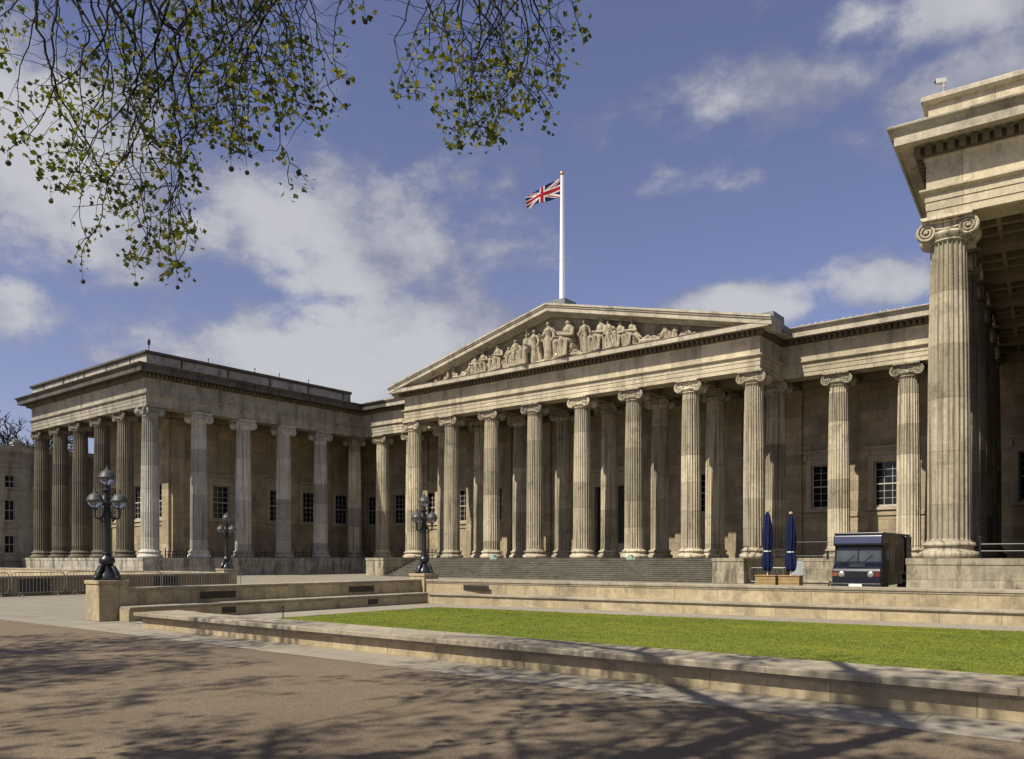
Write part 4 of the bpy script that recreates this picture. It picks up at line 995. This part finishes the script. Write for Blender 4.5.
mb = MB(); mb.tube([(-.5, .325, 1.55), (-.15, .37, 1.85)], .012, 4).tube([(.25, .325, 1.55), (.6, .37, 1.85)], .012, 4); mb.build('wiper', M['iron'], van)
MB().box(-.42, -.025, .84, .42, .02, 1.14).build('grille', M['iron'], van)
mb = MB(); [mb.box(-.40, -.04, .87 + .06 * k, .40, -.022, .89 + .06 * k) for k in range(5)]; mb.build('grille_bar', M['lampiron'], van)
pl(.10, 1.30, .30, 1.475, -.34, .34, .02).build('bonnet_vent', M['iron'], van)
pl(.215, 2.385, .285, 2.70, -1.0, 1.0, .012).build('fairing_panel', M['fairing'], van)
for sx in (-1, 1): MB().box(sx * .985 - .03, .36, 1.52, sx * .985 + .03, .47, 2.22).build('pillar', M['iron'], van)
for sx in (-1, 1):
    hl = MB().lathe([(.135, 0), (.14, .03), (.11, .06), (.0, .075)], (sx * .62, .01, 1.0), 16, rot=Matrix.Rotation(R(90), 3, 'X')).build('headlight', M['chrome'], van, 50)
    MB().box(sx * .90 - .11, -.02, .91, sx * .90 + .11, .03, 1.09).build('indicator', M['amber'] if sx < 0 else M['red'], van)
    MB().tube([(sx * 1.06, .35, 1.9), (sx * 1.28, .25, 1.95)], .018, 5).box(sx * 1.30 - .05, .18, 1.66, sx * 1.30 + .05, .24, 2.06).build('mirror', M['iron'], van)
MB().box(-1.07, -.09, .42, 1.07, .06, .60).build('bumper', M['iron'], van, None, None, 0, .02)
MB().box(-.28, -.105, .45, .28, -.088, .565).build('number_plate', M['plate'], van)
for yy in (.95, 4.3):
    for sx in (-1, 1):
        wh = MB().lathe([(.16, -.13), (.34, -.13), (.38, -.09), (.38, .09), (.34, .13), (.16, .13)], (sx * .93, yy, .38), 24, rot=Matrix.Rotation(R(90), 3, 'Y')).build('wheel', M['tyre'], van, 40)
        MB().lathe([(.05, -.14), (.2, -.12), (.22, -.05), (.22, .05), (.2, .12), (.05, .14)], (sx * .93, yy, .38), 16, rot=Matrix.Rotation(R(90), 3, 'Y')).build('hub', M['steel'], wh, 40)
MB().box(1.03, .52, .62, 1.062, 1.20, 2.42).build('door', M['iron'], van, None, None, 0, .01)
MB().box(1.045, 1.45, 1.02, 1.066, 4.15, 2.66).build('side_reflection', M['tan'], van)  # matte tan stands in for the reflection on the glossy side
mb = MB()
for k in range(9): mb.tube([(1.075, 1.6 + .3 * k, 2.62), (1.085, 1.63 + .3 * k, 1.8), (1.075, 1.58 + .3 * k, 1.15)], .03, 5)
mb.build('side_reflection_folds', M['tan'], van, 50)  # ridges of the same tan-painted reflection
MB().box(1.04, 4.25, .70, 1.16, 5.30, 2.78).build('rear_panel', M['navy'], van, None, None, 0, .02)
MB().box(-1.07, .40, 2.80, 1.07, 5.40, 2.88).build('roof', M['navy'], van, None, None, 0, .03)
tag(van, 'dark navy box van parked facing the lawn beside the right wing', 'van')
# trolley beside the van
tv = empty('metal_trolley', (-8.65, 40.3, 0)); mb = MB()
for x in (-.35, .35):
    for yy in (-.6, .6): mb.tube([(x, yy, .1), (x, yy, 1.05)], .025, 5)
for z in (.35, .70, 1.05): mb.box(-.38, -.63, z - .02, .38, .63, z + .01)
mb.tube([(-.35, -.6, .4), (.35, .6, .95)], .02, 5); mb.build('frame', M['iron'], tv)
for x in (-.35, .35):
    for yy in (-.6, .6): MB().lathe([(.09, -.02), (.10, 0), (.09, .02)], (x, yy, .10), 12, rot=Matrix.Rotation(R(90), 3, 'Y')).build('wheel', M['tyre'], tv)
tag(tv, 'dark metal shelf trolley standing beside the van', 'trolley')

# parasols on timber planters ------------------------------------------------------------
def parasol(px, d, lab, lab2, topy, seed):
    g = at(px, HY, d); zt = EYE + (HY - topy) * d / F_PX; rg = random.Random(seed)
    root = empty('parasol', (g.x, g.y, .45))
    MB().tube([(0, 0, 0), (0, 0, zt - .55)], .035, 8).build('pole', M['white'], root)
    n = 32; mb = MB(); z0, z1 = .62, zt - .55
    prof = [(.10, 0), (.30, .02), (.33, .12), (.32, .24), (.225, .325), (.28, .40), (.31, .55), (.27, .75), (.18, .92), (.09, .99)]
    for r_, u in prof:
        for k in range(n):
            a = 2 * math.pi * k / n; fold = 1 + (.20 * math.cos(8 * a + 1.2 * math.sin(5 * u) + seed) + .05 * math.cos(3 * a + 9 * u)) * (1 if r_ > .12 else .2) * (.5 if abs(u - .325) < .05 else 1)
            zz = z0 + (z1 - z0) * u + (.09 * math.cos(8 * a + seed) if u < .03 else 0)
            mb.v.append((r_ * .78 * fold * math.cos(a), r_ * .78 * fold * math.sin(a), zz))
    for i in range(len(prof) - 1):
        for k in range(n): a = i * n + k; b2 = i * n + (k + 1) % n; mb.f.append((a, b2, b2 + n, a + n)); mb.mi.append(0)
    cn = mb.build('canopy', M['navyfab'], root, 60)
    MB().lathe([(.185, -.03), (.20, 0), (.185, .03)], (0, 0, z0 + (z1 - z0) * .325), 20).build('strap', M['white'], cn)
    MB().lathe([(.05, z1 - .03), (.10, z1), (.09, z1 + .08), (.03, z1 + .12)], n=10).build('finial', M['tan'], root, 50)
    tag(root, lab, 'parasol', 'closed navy parasols')
    pb = MB()
    for k in range(4): pb.box(-.52, -.52, .02 + k * .19, .52, .52, .20 + k * .19)
    pb.box(-.56, -.56, .775, .56, .56, .82)
    tag(pb.build('timber_planter', M['wood'], None, None, (g.x, g.y, 0), R(8), .01), lab2, 'planter box', 'timber parasol bases')
parasol(767.5, 43.0, 'closed navy parasol on the left of the pair, nearer the steps', 'square timber planter box under the left parasol', 510, 1)
parasol(790.8, 42.2, 'closed navy parasol on the right of the pair, nearer the van', 'square timber planter box under the right parasol', 512, 2)
g = at(797.5, HY, 47); mb = MB().box(-.30, -.04, .12, .30, .04, 1.55).box(-.33, -.3, 0, -.25, .3, .12).box(.25, -.3, 0, .33, .3, .12)
tag(mb.build('standing_panel', M['greybox'], None, None, (g.x, g.y, 0), R(20)), 'plain grey standing panel behind the right parasol', 'panel')
g = at(814, HY, 45); tag(MB().box(-.8, -.3, 0, .8, .3, .34).box(-.86, -.36, .34, .86, .36, .46).build('stone_block', M['coping'], None, None, (g.x, g.y, 0), R(6), .02), 'pale low stone block on the court just left of the van', 'stone block')

# ---------------------------------------------------------------- side house at far left
hs = empty('town_house', (-98, 45, 0)); XH = -98.0; tag(hs, 'three storey brown stone house with sash windows at the far left, behind the left wing', 'building')
M['house'] = stone('house_stone', (.37, .345, .295), (.28, .26, .22), (.07, .06, .048), .6, joint=(1.3, .5), jamt=.4)
ho = Vector((98, -45, 0))
def hp(mb, name, m_, parent=None): o = mb.build(name, m_, parent or hs); o.location = ho if parent is None else (0, 0, 0); return o
ypos = [35.2 + 3.6 * k for k in range(-2, 9)]
opsH = []
for y in ypos:
    for z0, z1 in ((2.2, 4.15), (5.8, 8.05), (9.4, 10.75)): opsH.append((y - .5 - 24, y + .5 - 24, z0, z1))
a, d, n = Vector((XH, 24)), Vector((0, 1)), Vector((1, 0))
mb = MB(); ss = sorted({0, 46, *[o[0] for o in opsH], *[o[1] for o in opsH]}); zs = sorted({0, 13.2, *[o[2] for o in opsH], *[o[3] for o in opsH]})
for i in range(len(ss) - 1):
    for j in range(len(zs) - 1):
        sm, zm = (ss[i] + ss[i + 1]) / 2, (zs[j] + zs[j + 1]) / 2
        if any(o[0] < sm < o[1] and o[2] < zm < o[3] for o in opsH): continue
        mb.face([(XH, 24 + ss[i], zs[j]), (XH, 24 + ss[i + 1], zs[j]), (XH, 24 + ss[i + 1], zs[j + 1]), (XH, 24 + ss[i], zs[j + 1])])
mb.box(XH - 14, 24, 0, XH - .35, 70, 13.3); hp(mb, 'wall', M['house'])
mb = MB(); tr = lambda *k, **kw: tr_box(mb, a, d, n, *k, **kw)
tr(-.1, 46.1, 4.95, 5.25, .12); tr(-.1, 46.1, 8.75, 8.95, .08); tr(-.1, 46.1, 11.6, 12.1, .10); tr(-.2, 46.2, 12.9, 13.2, .30); tr(-.3, 46.3, 13.2, 13.45, .55); tr(-.2, 46.2, 13.45, 14.0, .10, back=.4)
tr(-.1, 46.1, 0, 1.2, .18)
for y in (37.0, 51.4): tr(y - 24 - .55, y - 24 + .55, 1.2, 11.6, .16)
hp(mb, 'cornice', M['house'])
for o in opsH:
    mb = MB(); tr_box(mb, a, d, n, o[0] - .12, o[1] + .12, o[2] - .16, o[2] - .004, .14); tr_box(mb, a, d, n, o[0] - .12, o[0], o[2], o[3], .03); tr_box(mb, a, d, n, o[1], o[1] + .12, o[2], o[3], .03); tr_box(mb, a, d, n, o[0] - .12, o[1] + .12, o[3], o[3] + .14, .05)
    wn = hp(mb, 'window', M['house'])
    mb = MB(); zm = (o[2] + o[3]) / 2
    for q in ((o[0], o[0] + .07, o[2], o[3]), (o[1] - .07, o[1], o[2], o[3]), (o[0] + .07, o[1] - .07, o[2], o[2] + .08), (o[0] + .07, o[1] - .07, o[3] - .06, o[3]), (o[0] + .07, o[1] - .07, zm - .03, zm + .03), ((o[0] + o[1]) / 2 - .018, (o[0] + o[1]) / 2 + .018, o[2] + .08, o[3] - .06)): tr_box(mb, a, d, n, *q, -.14, back=.20)
    hp(mb, 'frame', M['sash'], wn)
    mb = MB(); tr_box(mb, a, d, n, o[0] + .01, o[1] - .01, o[2] + .01, o[3] - .01, -.175, back=.19); hp(mb, 'pane', M['pane'], wn)
mb = MB().box(-101.5, 36.5, 13.3, -100.6, 37.5, 14.6).box(-101.6, 36.4, 14.6, -100.5, 37.6, 14.8); [mb.lathe([(.14, 14.8), (.12, 15.2)], (-101.05, 36.75 + .3 * k, 0), 8) for k in range(3)]
hp(mb, 'chimney', M['house'])
hp(MB().box(-112, 24.2, 13.3, -98.5, 69.8, 13.6), 'roof', M['lead'])
fnc = railing((-95.6, 33.6), (-95.6, 39.5), 0, 'tall picketed iron railing in front of the brown house at far left', h=1.5, rails=(.15, 1.3), posts=3, pickets=40, grp='iron railings by the house')

# ---------------------------------------------------------------- trees
def ortho(v):
    u = v.cross(Vector((0, 0, 1)));
    if u.length < .1: u = v.cross(Vector((1, 0, 0)))
    return u.normalized()
def in_view(p, mx=25):
    q = to_px(p)
    return q is not None and -mx < q[0] < 1024 + mx and q[1] > -mx
def leaf(mb, p, size, rg, mi):
    d = Vector((rg.gauss(0, 1), rg.gauss(0, 1), rg.gauss(-.4, .8))).normalized(); u = ortho(d); u.rotate(Matrix.Rotation(rg.uniform(0, 6.3), 3, d)); n = d.cross(u)
    L = size; q = [(0, 0), (.30, .42), (.18, .50), (.52, .62), (.62, .30), (1, 0), (.62, -.30), (.52, -.62), (.18, -.50), (.30, -.42)]
    b0 = len(mb.v)
    for a, b_ in q: w_ = p + d * (a * L) + u * (b_ * L) + n * (abs(b_) * .25 * L); mb.v.append((w_.x, w_.y, w_.z))
    mb.f.append((b0, b0 + 1, b0 + 3, b0 + 4, b0 + 5)); mb.f.append((b0, b0 + 5, b0 + 6, b0 + 7, b0 + 9)); mb.mi += [mi, mi]
def pick(rg): q = rg.random(); return 0 if q < .42 else (1 if q < .64 else 2)
LM = [M['leafA'], M['leafB'], M['leafC']]

def crown_tree(name, base, H, seed, label, limbs=7, spread=6.5, leaf_n=9, hidden=True, bare=False, extra=None, leaf_size=.16, r0=.42):
    rg = random.Random(seed); root = empty(name, (0, 0, 0)); bx, by = base
    tr_ = MB(); fork = Vector((bx + rg.uniform(-.3, .3), by, H * .36))
    tr_.tube([(bx, by, -.05), (bx, by, .15), (bx + .02, by, .9), (bx * .5 + fork.x * .5, by, H * .2), tuple(fork)], [r0 * 1.6, r0 * 1.25, r0, r0 * .9, r0 * .8], 14)
    br = MB(); lf = MB()
    def grow(p, d, L, r, lev):
        pts = [p]; rad = [r]; n = 6; q = p.copy(); dd = d.copy()
        for i in range(n):
            dd = (dd + Vector((rg.gauss(0, .16), rg.gauss(0, .16), rg.gauss(.02, .12)))).normalized(); q = q + dd * (L / n)
            if hidden and in_view(q): return
            pts.append(q.copy()); rad.append(r * (1 - .72 * (i + 1) / n))
        if bare: rad = [max(q_, .045) for q_ in rad]
        br.tube(pts, rad, 7 if lev < 2 else (5 if lev < 3 else 3))
        if lev >= 3 or (bare and lev >= 4):
            if not bare:
                for _ in range(leaf_n):
                    c = pts[rg.randint(2, n)] + Vector((rg.gauss(0, .16), rg.gauss(0, .16), rg.gauss(0, .16)))
                    if not (hidden and in_view(c)): leaf(lf, c, leaf_size * rg.uniform(.6, 1.2), rg, pick(rg))
            if not bare or lev >= 4: return
        for k in range(4 if lev > 0 else 5):
            i = rg.randint(2, n) if k else n; ax = ortho(dd); ax.rotate(Matrix.Rotation(rg.uniform(0, 6.3), 3, dd)); nd = dd.copy(); nd.rotate(Matrix.Rotation(R(rg.uniform(25, 60)), 3, ax))
            grow(pts[i], nd, L * rg.uniform(.5, .72), rad[i] * .7, lev + 1)
    for k in range(limbs):
        a = 2 * math.pi * k / limbs + rg.uniform(-.3, .3); d = Vector((math.cos(a), math.sin(a), rg.uniform(.45, 1.3))).normalized()
        grow(fork - Vector((0, 0, rg.uniform(0, .6))), d, spread * rg.uniform(.8, 1.1), r0 * .5, 0)
    if extra: extra(root, br, lf, fork, rg)
    tr_.build('trunk', M['bark'], root, 60); br.build('branches', M['twig'], root, 60)
    if lf.f: lf.build('leaves', LM, root)
    root.location = (0, 0, 0)
    # move the empty to the tree's base, keeping the children where they are
    root.location = (bx, by, 0)
    for c in root.children: c.location = c.location - Vector((bx, by, 0))
    tag(root, label, 'tree'); return root

ENV1 = [(-40, 130), (0, 115), (15, 165), (40, 212), (58, 150), (72, 255), (95, 255), (110, 200), (125, 248), (150, 275), (168, 280), (188, 255), (200, 140), (215, 130), (240, 150), (268, 165), (300, 180), (322, 172), (332, 112), (342, 95), (349, 50), (354, 0)]
ENV2 = [(384, 0), (390, 70), (400, 95), (430, 95), (450, 125), (470, 142), (495, 138), (515, 125), (528, 95), (540, 118), (552, 118), (556, 70), (575, 30), (588, 12)]
def env(tab, x):
    for (a, b_), (c, d) in zip(tab, tab[1:]):
        if a <= x <= c: return b_ + (d - b_) * (x - a) / max(1e-6, c - a)
    return -10
def hanging(root, br, lf, fork, rg):
    """limbs reaching forward over the forecourt with long drooping twigs"""
    seeds = []
    l1 = [fork + Vector((0, 0, -.3)), at(180, -420, 4.6), at(150, -190, 7.4), at(60, -95, 9.0), at(-60, -60, 9.6)]
    l2 = [fork, at(420, -460, 4.4), at(430, -230, 6.8), at(470, -95, 8.6), at(560, -55, 9.4)]
    l3 = [at(150, -190, 7.4), at(240, -110, 8.6), at(330, -60, 9.2), at(365, -35, 9.6)]
    br.tube(l1, [.2, .14, .09, .05, .02], 8); br.tube(l2, [.18, .12, .08, .04, .015], 8); br.tube(l3, [.08, .06, .03, .012], 7)
    def clump(c, n, sz=.054, sp=.062):
        for _ in range(n): leaf(lf, c + Vector((rg.gauss(0, sp), rg.gauss(0, sp), rg.gauss(0, sp))), sz * rg.uniform(.6, 1.45), rg, pick(rg))
    def strand(x0, tab, frac, d0, y0=None, lean=0):
        p = at(x0, (-75 if y0 is None else y0), d0); ymax = None
        pts = [p.copy()]; dd = Vector((rg.gauss(0, .25), rg.gauss(0, .25), -1)); x_t = rg.gauss(lean, .25); i = 0
        while i < 60:
            i += 1
            dd = (dd * .8 + RT * (x_t * .25 + rg.gauss(0, .30)) + FW * rg.gauss(0, .20) + Vector((0, 0, -.26))).normalized()
            p = p + dd * .13; q = to_px(p)
            if q is None: break
            lim = env(tab, q[0]) * frac
            pts.append(p.copy())
            if q[1] > lim: break
        if len(pts) < 4: return
        n = len(pts); r0 = .0048 + .00042 * n
        br.tube(pts, [max(.0045, r0 * (1 - .85 * k / n)) for k in range(n)], 5)
        for k in range(2, n):
            if rg.random() < .62:
                side = 1 if rg.random() < .5 else -1
                t_ = pts[k]; v = (RT * side * rg.uniform(.3, 1) + FW * rg.gauss(0, .6) + Vector((0, 0, rg.uniform(-.9, .1)))).normalized(); L = rg.uniform(.12, .62) * (1 if rg.random() < .75 else 1.5)
                tw = [t_.copy()]; ok = True
                for m_ in range(5):
                    v = (v + Vector((rg.gauss(0, .25), rg.gauss(0, .25), rg.gauss(-.03, .25)))).normalized(); t_ = t_ + v * L / 5; q = to_px(t_)
                    if q and q[1] > (env(tab, q[0]) + 6 if env(tab, q[0]) > 0 else -30): ok = False; break
                    tw.append(t_.copy())
                if len(tw) > 2:
                    br.tube(tw, [.0048 - .0006 * j for j in range(len(tw))], 4)
                    q = to_px(tw[-1]); dens = .22 + .50 * min(1, max(0, q[1]) / 110)
                    if rg.random() < dens:
                        clump(tw[-1], rg.randint(5, 10))
                        if rg.random() < .5: clump(tw[len(tw) // 2], rg.randint(1, 4))
                    if rg.random() < .07: seeds.append((tw[-1].copy(), rg.uniform(.08, .22)))
        clump(pts[-1], rg.randint(4, 9)); clump(pts[-2], rg.randint(2, 6))
        if rg.random() < .4: seeds.append((pts[-1].copy(), rg.uniform(.08, .2)))
    for k in range(42): strand(rg.uniform(-35, 336), ENV1, rg.uniform(.35, 1.0), rg.uniform(7.6, 10.2))
    for x, ln in ((40, 0), (72, 0), (90, .1), (130, .1), (150, .1), (165, .1), (175, .05), (150, .35), (135, .25), (300, .1), (270, .2), (310, 0), (30, -.1), (215, .1)): strand(x, ENV1, 1.0, rg.uniform(8.0, 9.4), lean=ln)
    for k in range(20): strand(rg.uniform(392, 560), ENV2, rg.uniform(.4, 1.0), rg.uniform(7.8, 10))
    for x, ln in ((400, 0), (440, .1), (470, .1), (500, .1), (450, .5), (520, .2), (545, .1), (480, .3), (550, .5)): strand(x, ENV2, 1.0, rg.uniform(8, 9.4), lean=ln)
    for q, L in seeds[:70]:
        br.tube([q, q + Vector((.01, .01, -L))], .0022, 3)
        s_ = SEED.copy(); COL.objects.link(s_); s_.parent = root; s_.location = q + Vector((.01, .01, -L - .02))
SEED = bpy.data.objects.new('seed_ball', MB().sphere((0, 0, 0), .026, 10, 7).mesh('seed_ball', M['bark'], 60))
plane_a = crown_tree('plane_tree', (-5.2, -4.4), 22, 11, 'plane tree whose drooping leafy twigs and seed balls hang across the sky', limbs=9, spread=4.9, leaf_n=15, r0=.27, extra=hanging)
plane_b = crown_tree('plane_tree', (-18.0, -5.6), 22, 23, 'plane tree beyond the left edge of the picture shading the gravel', limbs=9, spread=4.8, leaf_n=12)
plane_c = crown_tree('plane_tree', (1.2, -4.2), 22, 41, 'plane tree beyond the right edge of the picture shading the lawn wall', limbs=10, spread=4.8, leaf_n=18, r0=.24)
bg_tree = crown_tree('bare_tree', (-126.5, 46.5), 25, 5, 'bare winter tree rising behind the brown house at far left', limbs=9, spread=7.5, hidden=False, bare=True, r0=.5)

print('objects', len(bpy.data.objects), 'figs', len(FIG))
